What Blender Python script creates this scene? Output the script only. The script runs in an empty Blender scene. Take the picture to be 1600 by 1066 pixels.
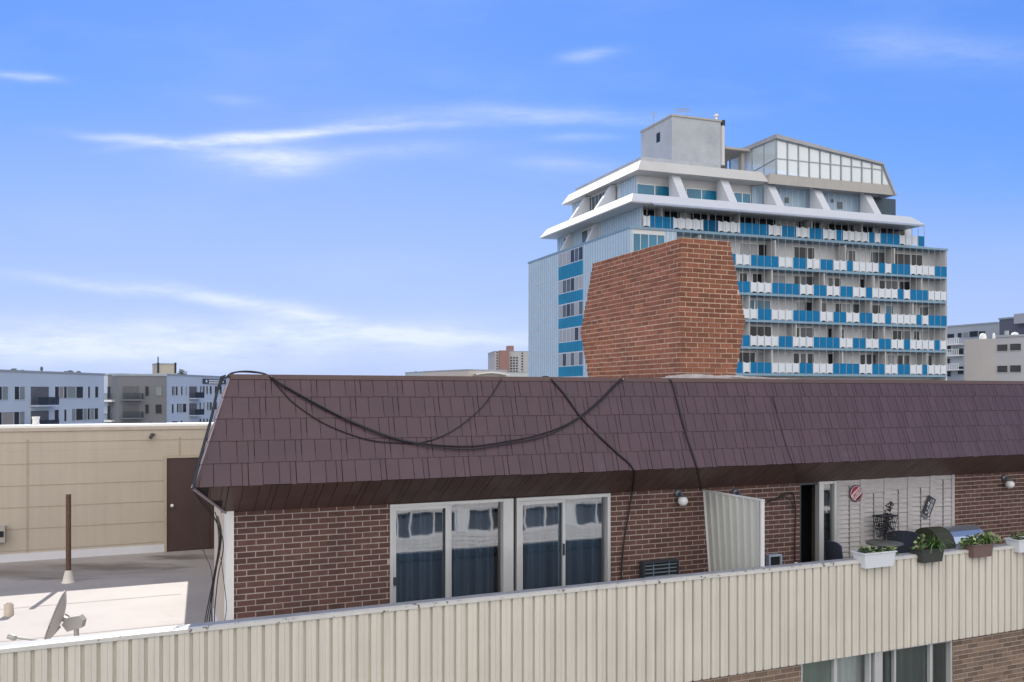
import bpy, bmesh, math, random
from mathutils import Vector, noise as mnoise
R = math.radians
rnd = random.Random(7)
S = bpy.context.scene
COL = S.collection
CH = 15.0          # camera height above the street
F0 = 1350.0        # focal length in photo pixels (photo 1600 wide)
HZ = 616.0         # horizon row

# ---------------------------------------------------------------- camera
cd = bpy.data.cameras.new("camera"); cam = bpy.data.objects.new("camera", cd); COL.objects.link(cam)
cam.location = (0, 0, CH); cam.rotation_euler = (R(90), 0, 0)
cd.sensor_width = 36; cd.lens = 36*F0/1600; cd.shift_y = (HZ-533)/1600
cd.clip_start = 0.1; cd.clip_end = 8000
S.camera = cam
# ---------------------------------------------------------------- light
SUN_EL, SUN_AZ = 39.0, -12.0       # azimuth clockwise from the view direction
sd = Vector((math.sin(R(SUN_AZ))*math.cos(R(SUN_EL)), math.cos(R(SUN_AZ))*math.cos(R(SUN_EL)), math.sin(R(SUN_EL))))
sl = bpy.data.lights.new("sun", 'SUN'); sl.energy = 3.2; sl.angle = R(0.5); sl.color = (1, .95, .87)
so = bpy.data.objects.new("sun", sl); COL.objects.link(so); so.location = (0, 0, 60)
so.rotation_euler = (-sd).to_track_quat('-Z', 'Y').to_euler()
S.view_settings.view_transform = 'Standard'; S.view_settings.look = 'None'
S.view_settings.exposure = 1.0; S.view_settings.gamma = 1

# ---------------------------------------------------------------- world
W = bpy.data.worlds.new("World"); S.world = W; W.use_nodes = True
nt = W.node_tree; N = nt.nodes; L = nt.links; N.clear()
def nn(t, **k):
    n = N.new(t)
    for a, b in k.items(): setattr(n, a, b)
    return n
def mth(op, a, b=None, c=None, clamp=False):
    n = nn('ShaderNodeMath', operation=op, use_clamp=clamp)
    for i, q in enumerate((a, b, c)):
        if q is None: continue
        if isinstance(q, (int, float)): n.inputs[i].default_value = q
        else: L.new(q, n.inputs[i])
    return n.outputs[0]
sky = nn('ShaderNodeTexSky', sky_type='NISHITA'); sky.sun_disc = False
sky.sun_elevation = R(SUN_EL); sky.sun_rotation = R(SUN_AZ); sky.altitude = 1600
sky.air_density = 1.0; sky.dust_density = 0.3; sky.ozone_density = 2.0
tc = nn('ShaderNodeTexCoord'); sep = nn('ShaderNodeSeparateXYZ'); L.new(tc.outputs['Generated'], sep.inputs[0])
ya = mth('MAXIMUM', mth('ABSOLUTE', sep.outputs[1]), .05)
gx0 = mth('DIVIDE', sep.outputs[0], ya); gz0 = mth('DIVIDE', sep.outputs[2], ya)
cmb = nn('ShaderNodeCombineXYZ'); L.new(gx0, cmb.inputs[0]); L.new(gz0, cmb.inputs[1])
def noise(scale, xs, ys, det=6, rough=.6, off=0):
    mp = nn('ShaderNodeMapping'); mp.inputs['Scale'].default_value = (xs, ys, 1); mp.inputs['Location'].default_value = (off, off, 0)
    L.new(cmb.outputs[0], mp.inputs[0])
    n = nn('ShaderNodeTexNoise'); n.inputs['Scale'].default_value = scale; n.inputs['Detail'].default_value = det
    n.inputs['Roughness'].default_value = rough; L.new(mp.outputs[0], n.inputs['Vector'])
    return n
wn = noise(5, 1, 1, 3, .5, 3.1)
wsep = nn('ShaderNodeSeparateColor'); L.new(wn.outputs['Color'], wsep.inputs[0])
gx = mth('ADD', gx0, mth('MULTIPLY', mth('SUBTRACT', wsep.outputs[0], .5), .10))
gz = mth('ADD', gz0, mth('MULTIPLY', mth('SUBTRACT', wsep.outputs[1], .5), .035))
clouds = [  # x, y, half length, half width, tilt (deg, + = right end up), strength
 (235,224,110,7,-6,.55),(400,214,140,8,6,1.1),(570,203,120,7,2,.6),(432,248,95,22,0,.95),(630,238,100,14,5,.25),
 (830,182,210,13,0,.42),(915,88,46,9,10,.45),(20,127,50,6,-4,.5),(225,455,200,9,-7,.6),(470,495,190,12,-12,.75),
 (220,530,520,30,0,.85),(640,528,260,10,-2,.6),(900,256,80,11,-4,.3),(1480,80,200,26,-5,.2),(120,550,380,22,-1,.45),(370,155,50,9,-3,.2),(900,215,60,7,0,.25)]
tot = None
for (x, y, hl, hw, an, st) in clouds:
    cx, cz = (x-800)/F0, (HZ-y)/F0
    dx = mth('SUBTRACT', gx, cx); dz = mth('SUBTRACT', gz, cz)
    ca, sa = math.cos(R(an)), math.sin(R(an))
    p = mth('ADD', mth('MULTIPLY', dx, ca*F0/hl), mth('MULTIPLY', dz, sa*F0/hl))
    q = mth('ADD', mth('MULTIPLY', dx, -sa*F0/hw), mth('MULTIPLY', dz, ca*F0/hw))
    r2 = mth('ADD', mth('MULTIPLY', p, p), mth('MULTIPLY', q, q))
    g = mth('MULTIPLY', mth('POWER', 2.718, mth('MULTIPLY', r2, -.9)), st)
    tot = g if tot is None else mth('ADD', tot, g)
fn = noise(9, 1, 5, 9, .68, 1.7)
fib = mth('ADD', mth('MULTIPLY', mth('SUBTRACT', fn.outputs['Fac'], .5), 2.6), .75, clamp=True)
front = mth('GREATER_THAN', sep.outputs[1], .05)
tot = mth('MULTIPLY', mth('MULTIPLY', tot, fib), front)
gn = noise(3.2, 1, 3, 8, .6, 9.0)
gen = mth('MULTIPLY', mth('SUBTRACT', gn.outputs['Fac'], .5, clamp=True), .35)
tot = mth('ADD', tot, gen, clamp=True)
# colour response of the photograph's sky, channel by channel (deep violet blue above, pale blue near the horizon)
scn = nn('ShaderNodeVectorMath', operation='SCALE'); scn.inputs['Scale'].default_value = .05; L.new(sky.outputs[0], scn.inputs[0])
hs = nn('ShaderNodeRGBCurve'); L.new(scn.outputs[0], hs.inputs['Color'])
def curve(i, pts):
    c = hs.mapping.curves[i]
    c.points[0].location = (pts[0][0]/2, pts[0][1]/2); c.points[1].location = (pts[-1][0]/2, pts[-1][1]/2)
    for x, y in pts[1:-1]: c.points.new(x/2, y/2)
curve(0, [(0,0),(.19,.145),(.25,.18),(.32,.30),(.38,.37),(.54,.46),(1.07,.54),(2,.6)])
curve(1, [(0,0),(.30,.34),(.38,.385),(.55,.53),(.79,.62),(1.15,.66),(2,.7)])
curve(2, [(0,0),(.3,.6),(.55,.97),(.70,1.0),(1.0,1.0),(2,1.0)])
hs.mapping.update()
sc2 = nn('ShaderNodeVectorMath', operation='SCALE'); sc2.inputs['Scale'].default_value = 2.0; L.new(hs.outputs[0], sc2.inputs[0])
mx = nn('ShaderNodeMix', data_type='RGBA'); L.new(tot, mx.inputs['Factor']); L.new(sc2.outputs[0], mx.inputs[6])
mx.inputs[7].default_value = (.80, .89, 1.02, 1)
# added bright cloud behind the camera, out of view, to fill the shaded facades
fill_cloud = nn('ShaderNodeMapRange', interpolation_type='SMOOTHSTEP'); fill_cloud.inputs['From Min'].default_value = -.05; fill_cloud.inputs['From Max'].default_value = -.45
L.new(sep.outputs[1], fill_cloud.inputs['Value'])
vn = nn('ShaderNodeTexNoise'); vn.inputs['Scale'].default_value = 2.2; vn.inputs['Detail'].default_value = 6; L.new(tc.outputs['Generated'], vn.inputs['Vector'])
mx2 = nn('ShaderNodeMix', data_type='RGBA'); L.new(mth('MULTIPLY', fill_cloud.outputs[0], mth('ADD', vn.outputs['Fac'], .35, clamp=True)), mx2.inputs['Factor'])
L.new(mx.outputs[2], mx2.inputs[6]); mx2.inputs[7].default_value = (2.15, 2.06, 1.95, 1)
bg = nn('ShaderNodeBackground'); bg.inputs['Strength'].default_value = .5; L.new(mx2.outputs[2], bg.inputs[0])
wo = nn('ShaderNodeOutputWorld'); L.new(bg.outputs[0], wo.inputs[0])

# ---------------------------------------------------------------- materials
MATS = {}
def mat(name, col, rough=.6, metal=0, nscale=3, namt=.12, bump=0, bscale=30, spec=.5, tint=0, streak=0, dirt=None, emit=None, stretch=(1,1,1), trans=0, alpha=None, coat=0):
    if name in MATS: return MATS[name]
    m = bpy.data.materials.new(name); m.use_nodes = True; t = m.node_tree; n = t.nodes; l = t.links
    b = n['Principled BSDF']; b.inputs['Roughness'].default_value = rough; b.inputs['Metallic'].default_value = metal
    b.inputs['Specular IOR Level'].default_value = spec; b.inputs['Coat Weight'].default_value = coat
    tc = n.new('ShaderNodeTexCoord'); mp = n.new('ShaderNodeMapping'); mp.inputs['Scale'].default_value = stretch
    l.new(tc.outputs['Object'], mp.inputs[0])
    nz = n.new('ShaderNodeTexNoise'); nz.inputs['Scale'].default_value = nscale; nz.inputs['Detail'].default_value = 8; nz.inputs['Roughness'].default_value = .62
    l.new(mp.outputs[0], nz.inputs['Vector'])
    mr = n.new('ShaderNodeMapRange'); mr.inputs['From Min'].default_value = .25; mr.inputs['From Max'].default_value = .75
    mr.inputs['To Min'].default_value = 1-namt; mr.inputs['To Max'].default_value = 1+namt; l.new(nz.outputs['Fac'], mr.inputs['Value'])
    val = mr.outputs[0]
    if tint:
        at = n.new('ShaderNodeAttribute'); at.attribute_name = 'tint'
        m2 = n.new('ShaderNodeMapRange'); m2.inputs['To Min'].default_value = 1-tint; m2.inputs['To Max'].default_value = 1+tint
        l.new(at.outputs['Fac'], m2.inputs['Value'])
        mm = n.new('ShaderNodeMath'); mm.operation = 'MULTIPLY'; l.new(val, mm.inputs[0]); l.new(m2.outputs[0], mm.inputs[1]); val = mm.outputs[0]
    if streak:
        mp3 = n.new('ShaderNodeMapping'); mp3.inputs['Scale'].default_value = (9, 9, .35); l.new(tc.outputs['Object'], mp3.inputs[0])
        n3 = n.new('ShaderNodeTexNoise'); n3.inputs['Scale'].default_value = 1.4; n3.inputs['Detail'].default_value = 6; l.new(mp3.outputs[0], n3.inputs['Vector'])
        m3 = n.new('ShaderNodeMapRange'); m3.inputs['From Min'].default_value = .35; m3.inputs['From Max'].default_value = .7
        m3.inputs['To Min'].default_value = 1; m3.inputs['To Max'].default_value = 1-streak; l.new(n3.outputs['Fac'], m3.inputs['Value'])
        mm = n.new('ShaderNodeMath'); mm.operation = 'MULTIPLY'; l.new(val, mm.inputs[0]); l.new(m3.outputs[0], mm.inputs[1]); val = mm.outputs[0]
    vm = n.new('ShaderNodeVectorMath'); vm.operation = 'SCALE'; vm.inputs[0].default_value = col[:3]; l.new(val, vm.inputs['Scale'])
    out = vm.outputs[0]
    if dirt:    # (colour, threshold, scale, softness)
        n4 = n.new('ShaderNodeTexNoise'); n4.inputs['Scale'].default_value = dirt[2]; n4.inputs['Detail'].default_value = 9; n4.inputs['Roughness'].default_value = .7
        l.new(mp.outputs[0], n4.inputs['Vector'])
        m4 = n.new('ShaderNodeMapRange'); m4.inputs['From Min'].default_value = dirt[1]; m4.inputs['From Max'].default_value = dirt[1]+dirt[3]; l.new(n4.outputs['Fac'], m4.inputs['Value'])
        mxx = n.new('ShaderNodeMix'); mxx.data_type = 'RGBA'; l.new(m4.outputs[0], mxx.inputs['Factor']); l.new(out, mxx.inputs[6]); mxx.inputs[7].default_value = (*dirt[0], 1); out = mxx.outputs[2]
    l.new(out, b.inputs['Base Color'])
    if bump:
        nb = n.new('ShaderNodeTexNoise'); nb.inputs['Scale'].default_value = bscale; nb.inputs['Detail'].default_value = 6; l.new(tc.outputs['Object'], nb.inputs['Vector'])
        bp = n.new('ShaderNodeBump'); bp.inputs['Strength'].default_value = bump; bp.inputs['Distance'].default_value = .01; l.new(nb.outputs['Fac'], bp.inputs['Height']); l.new(bp.outputs[0], b.inputs['Normal'])
    if emit: b.inputs['Emission Color'].default_value = (*emit[0], 1); b.inputs['Emission Strength'].default_value = emit[1]
    MATS[name] = m; return m
def glass(name, col=(.85, .95, .93), refl=.25, rough=.02, wav=.0):
    if name in MATS: return MATS[name]
    m = bpy.data.materials.new(name); m.use_nodes = True; t = m.node_tree; n = t.nodes; l = t.links; n.clear()
    tr = n.new('ShaderNodeBsdfTransparent'); tr.inputs[0].default_value = (*col, 1)
    gl = n.new('ShaderNodeBsdfGlossy'); gl.inputs['Roughness'].default_value = rough
    fr = n.new('ShaderNodeFresnel'); fr.inputs['IOR'].default_value = 1.5
    ad = n.new('ShaderNodeMath'); ad.operation = 'ADD'; ad.use_clamp = True; ad.inputs[1].default_value = refl; l.new(fr.outputs[0], ad.inputs[0])
    mx = n.new('ShaderNodeMixShader'); l.new(ad.outputs[0], mx.inputs[0]); l.new(tr.outputs[0], mx.inputs[1]); l.new(gl.outputs[0], mx.inputs[2])
    if wav:
        tc = n.new('ShaderNodeTexCoord'); nb = n.new('ShaderNodeTexNoise'); nb.inputs['Scale'].default_value = 1.6; nb.inputs['Detail'].default_value = 2; l.new(tc.outputs['Object'], nb.inputs['Vector'])
        bp = n.new('ShaderNodeBump'); bp.inputs['Strength'].default_value = wav; bp.inputs['Distance'].default_value = .02; l.new(nb.outputs['Fac'], bp.inputs['Height']); l.new(bp.outputs[0], gl.inputs['Normal'])
    o = n.new('ShaderNodeOutputMaterial'); l.new(mx.outputs[0], o.inputs[0]); MATS[name] = m; return m

brick = mat('brown_brick', (.112,.056,.046), .85, tint=.22, nscale=14, namt=.22, bump=.4, bscale=60, dirt=((.075,.042,.036), .52, 1.1, .22))
mortar = mat('pale_mortar', (.43,.37,.34), .9, nscale=10, namt=.12, dirt=((.30,.26,.24), .5, 1.1, .25))
cbrick = mat('red_brick', (.205,.076,.042), .85, tint=.24, nscale=12, namt=.25, bump=.5, bscale=60, dirt=((.12,.055,.04), .55, 1.0, .25))
cmortar = mat('warm_mortar', (.55,.42,.33), .9, nscale=10, namt=.15)
lbrick = mat('tan_brown_brick', (.20,.14,.10), .85, tint=.3, nscale=14, namt=.2, bump=.4, bscale=60)
shingle = mat('brown_metal_shingle', (.066,.033,.046), .45, tint=.10, nscale=4, namt=.14, dirt=((.095,.065,.085), .6, 2.5, .2), bump=.12, bscale=20)
shingle_lo = mat('brown_metal_shingle_underside', (.115,.068,.058), .5, tint=.14, nscale=4, namt=.15)
parapet_m = mat('cream_ribbed_metal', (.69,.655,.575), .5, nscale=1.2, namt=.06, streak=.14, dirt=((.40,.33,.25), .69, 2.2, .12))
cap_m = mat('peeling_cap_paint', (.62,.61,.58), .5, nscale=6, namt=.08, dirt=((.09,.06,.045), .595, 13, .03))
dkcap_m = mat('weathered_grey_cap', (.30,.31,.33), .6, nscale=6, namt=.2, dirt=((.1,.08,.07), .6, 9, .1))
creamwall = mat('cream_painted_panel', (.46,.405,.335), .7, nscale=.8, namt=.06, streak=.07)
creamseam = mat('cream_seam', (.36,.31,.25), .7)
white_m = mat('white_paint', (.78,.78,.76), .5, namt=.04)
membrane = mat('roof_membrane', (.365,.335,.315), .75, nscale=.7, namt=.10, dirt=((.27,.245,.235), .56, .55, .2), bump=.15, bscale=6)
flash_m = mat('white_flashing', (.62,.62,.66), .6, nscale=2, namt=.08)
alum = mat('aluminium_frame', (.62,.63,.64), .35, .35, namt=.05)
alum_dk = mat('dark_frame', (.04,.045,.05), .4)
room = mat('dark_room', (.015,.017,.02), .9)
curtain = mat('grey_blue_curtain', (.17,.26,.38), .9, nscale=2, namt=.25, stretch=(1,1,.1))
curtain_w = mat('white_curtain', (.80,.82,.86), .9, namt=.1)
pane = glass('window_glass', (.80,.86,.88), .24, wav=.06)
pane_s = glass('screen_glass', (.55,.62,.66), .12, wav=.06)
rust = mat('rusty_pipe', (.10,.055,.038), .75, nscale=20, namt=.35, bump=.3)
browndoor = mat('brown_door_paint', (.058,.032,.030), .5, nscale=2, namt=.1)
cable_m = mat('black_cable', (.012,.012,.016), .5)
galv = mat('galvanised_panel', (.58,.60,.58), .5, .1, nscale=2, namt=.06)

# ---------------------------------------------------------------- mesh helpers
class Fr:
    """vertical-plane frame: u along d, v toward the viewer side, w above camera height"""
    def __init__(s, P, d, flip=False):
        s.P = Vector(P); s.d = Vector(d).normalized(); s.n = Vector((s.d.y, -s.d.x))
        if flip: s.n = -s.n
    def pt(s, u, v, w):
        q = s.P + s.d*u + s.n*v
        return Vector((q.x, q.y, CH+w))
    def inv(s, x, y, v=0):
        r = Vector(((x-800)/F0, 1)); t = (s.P.dot(s.n)+v)/r.dot(s.n); p = r*t
        return (p-s.P).dot(s.d), (HZ-y)/F0*t
    def u(s, x, v=0): return s.inv(x, HZ, v)[0]
    def h(s, x, y, v=0): return s.inv(x, y, v)[1]
WF = Fr((0, 0), (1, 0))         # world aligned: u = x, v = -y
class MB:
    def __init__(s): s.v = []; s.f = []; s.m = []; s.t = []; s.sm = []
    def add(s, vs, fs, m=0, t=None, sm=False):
        o = len(s.v); s.v += [Vector(q) for q in vs]
        tt = rnd.random() if t is None else t
        for f in fs: s.f.append([o+i for i in f]); s.m.append(m); s.t.append(tt); s.sm.append(sm)
    def box(s, F, u0, u1, v0, v1, w0, w1, m=0, t=None):
        vs = [F.pt(u, v, w) for w in (w0, w1) for v in (v0, v1) for u in (u0, u1)]
        s.add(vs, [(0,1,3,2),(4,6,7,5),(0,4,5,1),(2,3,7,6),(0,2,6,4),(1,5,7,3)], m, t)
    def quad(s, a, b, c, d, m=0, t=None): s.add([a,b,c,d], [(0,1,2,3)], m, t)
    def prism(s, lo, hi, m=0, t=None):   # two rings of points
        k = len(lo); fs = [(i, (i+1)%k, k+(i+1)%k, k+i) for i in range(k)]
        s.add(list(lo)+list(hi), fs+[tuple(range(k))[::-1], tuple(range(k, 2*k))], m, t)
    def tube(s, pts, r, k=6, m=0, t=None):
        pts = [Vector(p) for p in pts]; rings = []
        rr = r if isinstance(r, (list, tuple)) else [r]*len(pts)
        for i, p in enumerate(pts):
            a = pts[max(i-1, 0)]; b = pts[min(i+1, len(pts)-1)]; d = (b-a).normalized()
            up = Vector((0,0,1)) if abs(d.z) < .9 else Vector((1,0,0))
            x = d.cross(up).normalized(); y = d.cross(x)
            rings.append([p+(x*math.cos(2*math.pi*j/k)+y*math.sin(2*math.pi*j/k))*rr[i] for j in range(k)])
        vs = [q for g in rings for q in g]; fs = []
        for i in range(len(pts)-1):
            for j in range(k): fs.append((i*k+j, i*k+(j+1)%k, (i+1)*k+(j+1)%k, (i+1)*k+j))
        s.add(vs, fs, m, t, sm=k >= 6)
        s.add(rings[0], [tuple(range(k))], m, t); s.add(rings[-1], [tuple(range(k))], m, t)
    def lathe(s, c, prof, k=16, m=0, axis=None):   # prof (r, z) along the axis
        ax = Vector(axis or (0,0,1)).normalized(); up = Vector((0,0,1)) if abs(ax.z) < .9 else Vector((1,0,0))
        x = ax.cross(up).normalized(); y = ax.cross(x); c = Vector(c)
        vs = [c+ax*z+(x*math.cos(2*math.pi*j/k)+y*math.sin(2*math.pi*j/k))*r for r, z in prof for j in range(k)]
        fs = [(i*k+j, i*k+(j+1)%k, (i+1)*k+(j+1)%k, (i+1)*k+j) for i in range(len(prof)-1) for j in range(k)]
        s.add(vs, fs, m, sm=True)
    def build(s, name, mats, parent=None, origin=None, recalc=True):
        if not isinstance(mats, (list, tuple)): mats = [mats]
        if parent is not None: org = parent.matrix_world.translation.copy() if False else Vector(parent['_w'])
        elif origin is not None: org = Vector(origin)
        else:
            xs = [q.x for q in s.v]; ys = [q.y for q in s.v]; org = Vector(((min(xs)+max(xs))/2, (min(ys)+max(ys))/2, min(q.z for q in s.v)))
        me = bpy.data.meshes.new(name); me.from_pydata([q-org for q in s.v], [], s.f)
        for m in mats: me.materials.append(m)
        me.polygons.foreach_set('material_index', s.m)
        me.polygons.foreach_set('use_smooth', s.sm)
        at = me.attributes.new('tint', 'FLOAT', 'FACE'); at.data.foreach_set('value', s.t)
        if recalc:
            bm = bmesh.new(); bm.from_mesh(me); bmesh.ops.recalc_face_normals(bm, faces=bm.faces); bm.to_mesh(me); bm.free()
        o = bpy.data.objects.new(name, me); COL.objects.link(o)
        if parent is not None: o.parent = parent
        else: o.location = org
        o['_w'] = list(org); ALL.append(o)
        return o
ALL = []
def thing(name, label, cat, loc, group=None):
    o = bpy.data.objects.new(name, None); COL.objects.link(o); o.location = loc; o.empty_display_size = .2
    o['label'] = label; o['category'] = cat; o['_w'] = list(loc); ALL.append(o)
    if group: o['group'] = group
    return o
def tag(o, label, cat, group=None):
    o['label'] = label; o['category'] = cat
    if group: o['group'] = group
    return o
def struct(o, kind='structure'): o['kind'] = kind; return o
def bricks(mb, F, u0, u1, w0, w1, vf, holes=(), bl=.2032, bh=.0677, mj=.0115, m_b=0, m_m=1, rec=.004):
    """running-bond bricks standing rec proud of a mortar sheet, cut round rectangular holes"""
    us = sorted({u0, u1, *[h[0] for h in holes], *[h[1] for h in holes]}); ws = sorted({w0, w1, *[h[2] for h in holes], *[h[3] for h in holes]})
    us = [q for q in us if u0 <= q <= u1]; ws = [q for q in ws if w0 <= q <= w1]
    for i in range(len(us)-1):
        for j in range(len(ws)-1):
            cu, cw = (us[i]+us[i+1])/2, (ws[j]+ws[j+1])/2
            if any(h[0] < cu < h[1] and h[2] < cw < h[3] for h in holes): continue
            mb.quad(F.pt(us[i],vf-rec,ws[j]), F.pt(us[i+1],vf-rec,ws[j]), F.pt(us[i+1],vf-rec,ws[j+1]), F.pt(us[i],vf-rec,ws[j+1]), m_m, .5)
    k = 0; w = w0
    while w < w1-.01:
        a, b = w+mj/2, min(w+bh-mj/2, w1); off = (k % 2)*bl/2 + rnd.uniform(-.006,.006)
        segs = [(u0, u1)]
        for h in holes:
            if h[2] < b and h[3] > a:
                ns = []
                for s0, s1 in segs:
                    if h[1] <= s0 or h[0] >= s1: ns.append((s0, s1)); continue
                    if h[0] > s0: ns.append((s0, h[0]))
                    if h[1] < s1: ns.append((h[1], s1))
                segs = ns
        for s0, s1 in segs:
            q = math.floor((s0-off)/bl)*bl+off
            while q < s1:
                x0, x1 = max(q+mj/2, s0), min(q+bl-mj/2, s1)
                if x1-x0 > .02:
                    j1 = rnd.uniform(-.0015,.0015)
                    mb.box(F, x0, x1, vf-rec-.003, vf+rnd.uniform(-.0015,.001), a+j1, b+j1, m_b)
                q += bl
        w += bh; k += 1

# ================================================================ ground
g = MB(); g.quad((-4000,-1500,0),(4000,-1500,0),(4000,6500,0),(-4000,6500,0))
struct(g.build('ground', mat('city_ground', (.13,.13,.12), .9, nscale=.02, namt=.3, dirt=((.07,.09,.05), .5, .01, .1)), origin=(0,0,0)))

# ================================================================ brown brick building
A = Fr((0, 11), (3145, F0))
WL = A.u(361)                      # left corner of the brick wall
UR = 17.0
FLOOR = -3.40
bld = thing('apartment_building', 'brown brick apartment building with dark metal shingle mansard roof and cream ribbed parapet', 'building', A.pt(2, 0, -CH))
EAVE_V, EAVE_W = .6, -.97
TOP_V, TOP_W = .2, .20
WT = -1.31                          # top of the brick wall
PV = 1.40                           # parapet front plane
dA = (A.u(609), A.u(953)); dtop = -1.36
dB0, dB1 = A.u(1250), A.u(1306)
LV0, LV1 = dB1+.004, A.u(1490)
holes = [(dA[0], dA[1], -4, WT+.2), (dB0, LV1, -4, WT+.2)]
mb = MB(); bricks(mb, A, WL+.03, UR, FLOOR, WT+.02, 0, holes); mb.build('brick_wall', [brick, mortar], bld)
mb = MB()
mb.box(A, WL-.06, WL+.028, -.12, .03, FLOOR, WT+.02, 0)
mb.build('corner_trim', white_m, bld)
mb = MB()
mb.box(A, WL-.03, WL+.2, -2.0, -.13, FLOOR+.55, WT+.3); mb.box(A, WL-.045, WL+.2, -2.01, -.13, FLOOR+.01, FLOOR+.55, 1)
mb.box(A, -2.4, UR, -9.8, -2.02, -14.9, .05); mb.box(A, WL+.3, UR, -2.03, -.62, -14.9, 0)
mb.build('side_wall', [creamwall, flash_m], bld)
mb = MB()
mb.box(A, -2.85, UR, -9.9, -2.6, -.95, -.66)
mb.prism([A.pt(-3.45,-2.61,-1.33),A.pt(-2.99,-9.9,-1.33),A.pt(UR,-9.9,-1.33),A.pt(UR,-2.61,-1.33)], [A.pt(-3.45,-2.61,-1.2),A.pt(-2.99,-9.9,-1.2),A.pt(UR,-9.9,-1.2),A.pt(UR,-2.61,-1.2)])  # unseen slanted slab, added to shape the shadow edge on the roof deck
mb.box(A, WL+.35, UR, -2.7, TOP_V-.25, -.2, TOP_W-.03)
mb.build('flat_roof_and_shadow_slab', mat('white_gravel_roof', (.62,.6,.57), .8, nscale=2, namt=.15), bld)

# mansard roof: shingle rows on the front slope, the underside and the left hip
roof_o = None
mb = MB()
ul_e, ul_t = A.u(303, EAVE_V), A.u(303, EAVE_V)+.40
def slope_rows(mb, p_lo, p_hi, rows, ua, ub, mi, lift, pat):
    """p = (v, w) of the lower and upper edge; ua(t) gives the left end at height t"""
    (v0, w0), (v1, w1) = p_lo, p_hi
    sv, sw = v1-v0, w1-w0; ln = math.hypot(sv, sw); nv, nw = abs(sw)/ln, -sv/ln*(1 if sw > 0 else -1)
    for r in range(rows):
        t0, t1 = r/rows, min((r+1)/rows+.06, 1)
        u = ul_e-.45+.07*r-(.2 if rows == 1 else 0); k = 0
        while u < ub:
            wd = pat[k % len(pat)]; k += 1
            a, b = u, u+wd-(.006 if k % len(pat) else .009); j = rnd.uniform(0,.0015); dt = rnd.uniform(-.003,.003)
            if b < ua(t0)-.01: u += wd; continue
            a = max(a, ua(t0)-.01)
            def P(uu, t, off): return A.pt(uu, v0+sv*t+nv*off, w0+sw*t+nw*off)
            l0, l1 = lift+j, .002
            a1 = max(a, ua(t1)) if a < ua(t1) else a
            bb = max(b, a1+.01)
            vs = [P(a,t0+dt,0),P(b,t0+dt,0),P(b,t0+dt,l0),P(a,t0+dt,l0),P(a1,t1,0),P(bb,t1,0),P(bb,t1,l1),P(a1,t1,l1)]
            mb.add(vs, [(0,1,2,3),(3,2,6,7),(0,3,7,4),(1,5,6,2)], mi)
            u += wd
pat = [.148,.172,.116,.064]
hipu = lambda t: ul_e+.40*t
slope_rows(mb, (EAVE_V,EAVE_W), (TOP_V,TOP_W), 5, hipu, UR, 0, .011, pat)
# backing sheets
def sheet(mb, pl, ph, ua, ub, off, mi):
    mb.quad(A.pt(ua(0), pl[0]-off, pl[1]), A.pt(ub, pl[0]-off, pl[1]), A.pt(ub, ph[0]-off, ph[1]), A.pt(ua(1), ph[0]-off, ph[1]), mi, .5)
sheet(mb, (EAVE_V,EAVE_W), (TOP_V,TOP_W), hipu, UR, .004, 2)
# underside: two rows folding back to the wall
M1 = (.31, -1.135); M0 = (.0, WT)
und = lambda t: ul_e+.0+.42*(1-t)
slope_rows(mb, M0, M1, 1, lambda t: WL-.10+(1-0)*0-.16*t, UR, 1, .010, pat)
slope_rows(mb, M1, (EAVE_V,EAVE_W), 1, lambda t: WL-.26-.16*t, UR, 1, .010, pat)
mb.quad(A.pt(WL-.05,-.004,WT-.01),A.pt(UR,-.004,WT-.01),A.pt(UR,EAVE_V-.004,EAVE_W),A.pt(ul_e+.01,EAVE_V-.004,EAVE_W),2,.5)
# left hip face, its underside, and the ridge flashing
hb = -2.6
mb.quad(A.pt(ul_e,EAVE_V,EAVE_W),A.pt(ul_e+.4,TOP_V,TOP_W),A.pt(ul_e+1.0,hb,TOP_W),A.pt(ul_e+.9,hb,EAVE_W),0,.5)
mb.quad(A.pt(ul_e,EAVE_V,EAVE_W),A.pt(ul_e+.9,hb,EAVE_W),A.pt(WL+.5,hb,WT),A.pt(WL-.04,-.02,WT),1,.5)
for k in range(5):
    t0, t1 = k/5, (k+1)/5
    a = A.pt(ul_e+.4*t0-.014, EAVE_V-.4*t0+.014, EAVE_W+(TOP_W-EAVE_W)*t0); b = A.pt(ul_e+.4*t1-.006, EAVE_V-.4*t1+.004, EAVE_W+(TOP_W-EAVE_W)*t1)
    mb.tube([a, b], [.018,.010], 5, 3)
mb.tube([A.pt(ul_e-.0,EAVE_V+.0,EAVE_W-.01), A.pt(WL-.06,.02,WT-.01)], .016, 5, 3)
roof = mb.build('mansard_roof', [shingle, shingle_lo, mat('shingle_gap_shadow', (.02,.013,.014), .8), mat('pale_hip_flashing', (.33,.27,.29), .4)], bld)
mb = MB()
mb.box(A, ul_e+.38, UR, TOP_V-.10, TOP_V+.025, TOP_W-.035, TOP_W+.018)
mb.build('roof_edge_flashing', mat('brown_edge_metal', (.11,.066,.068), .4, namt=.12), roof)
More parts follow.
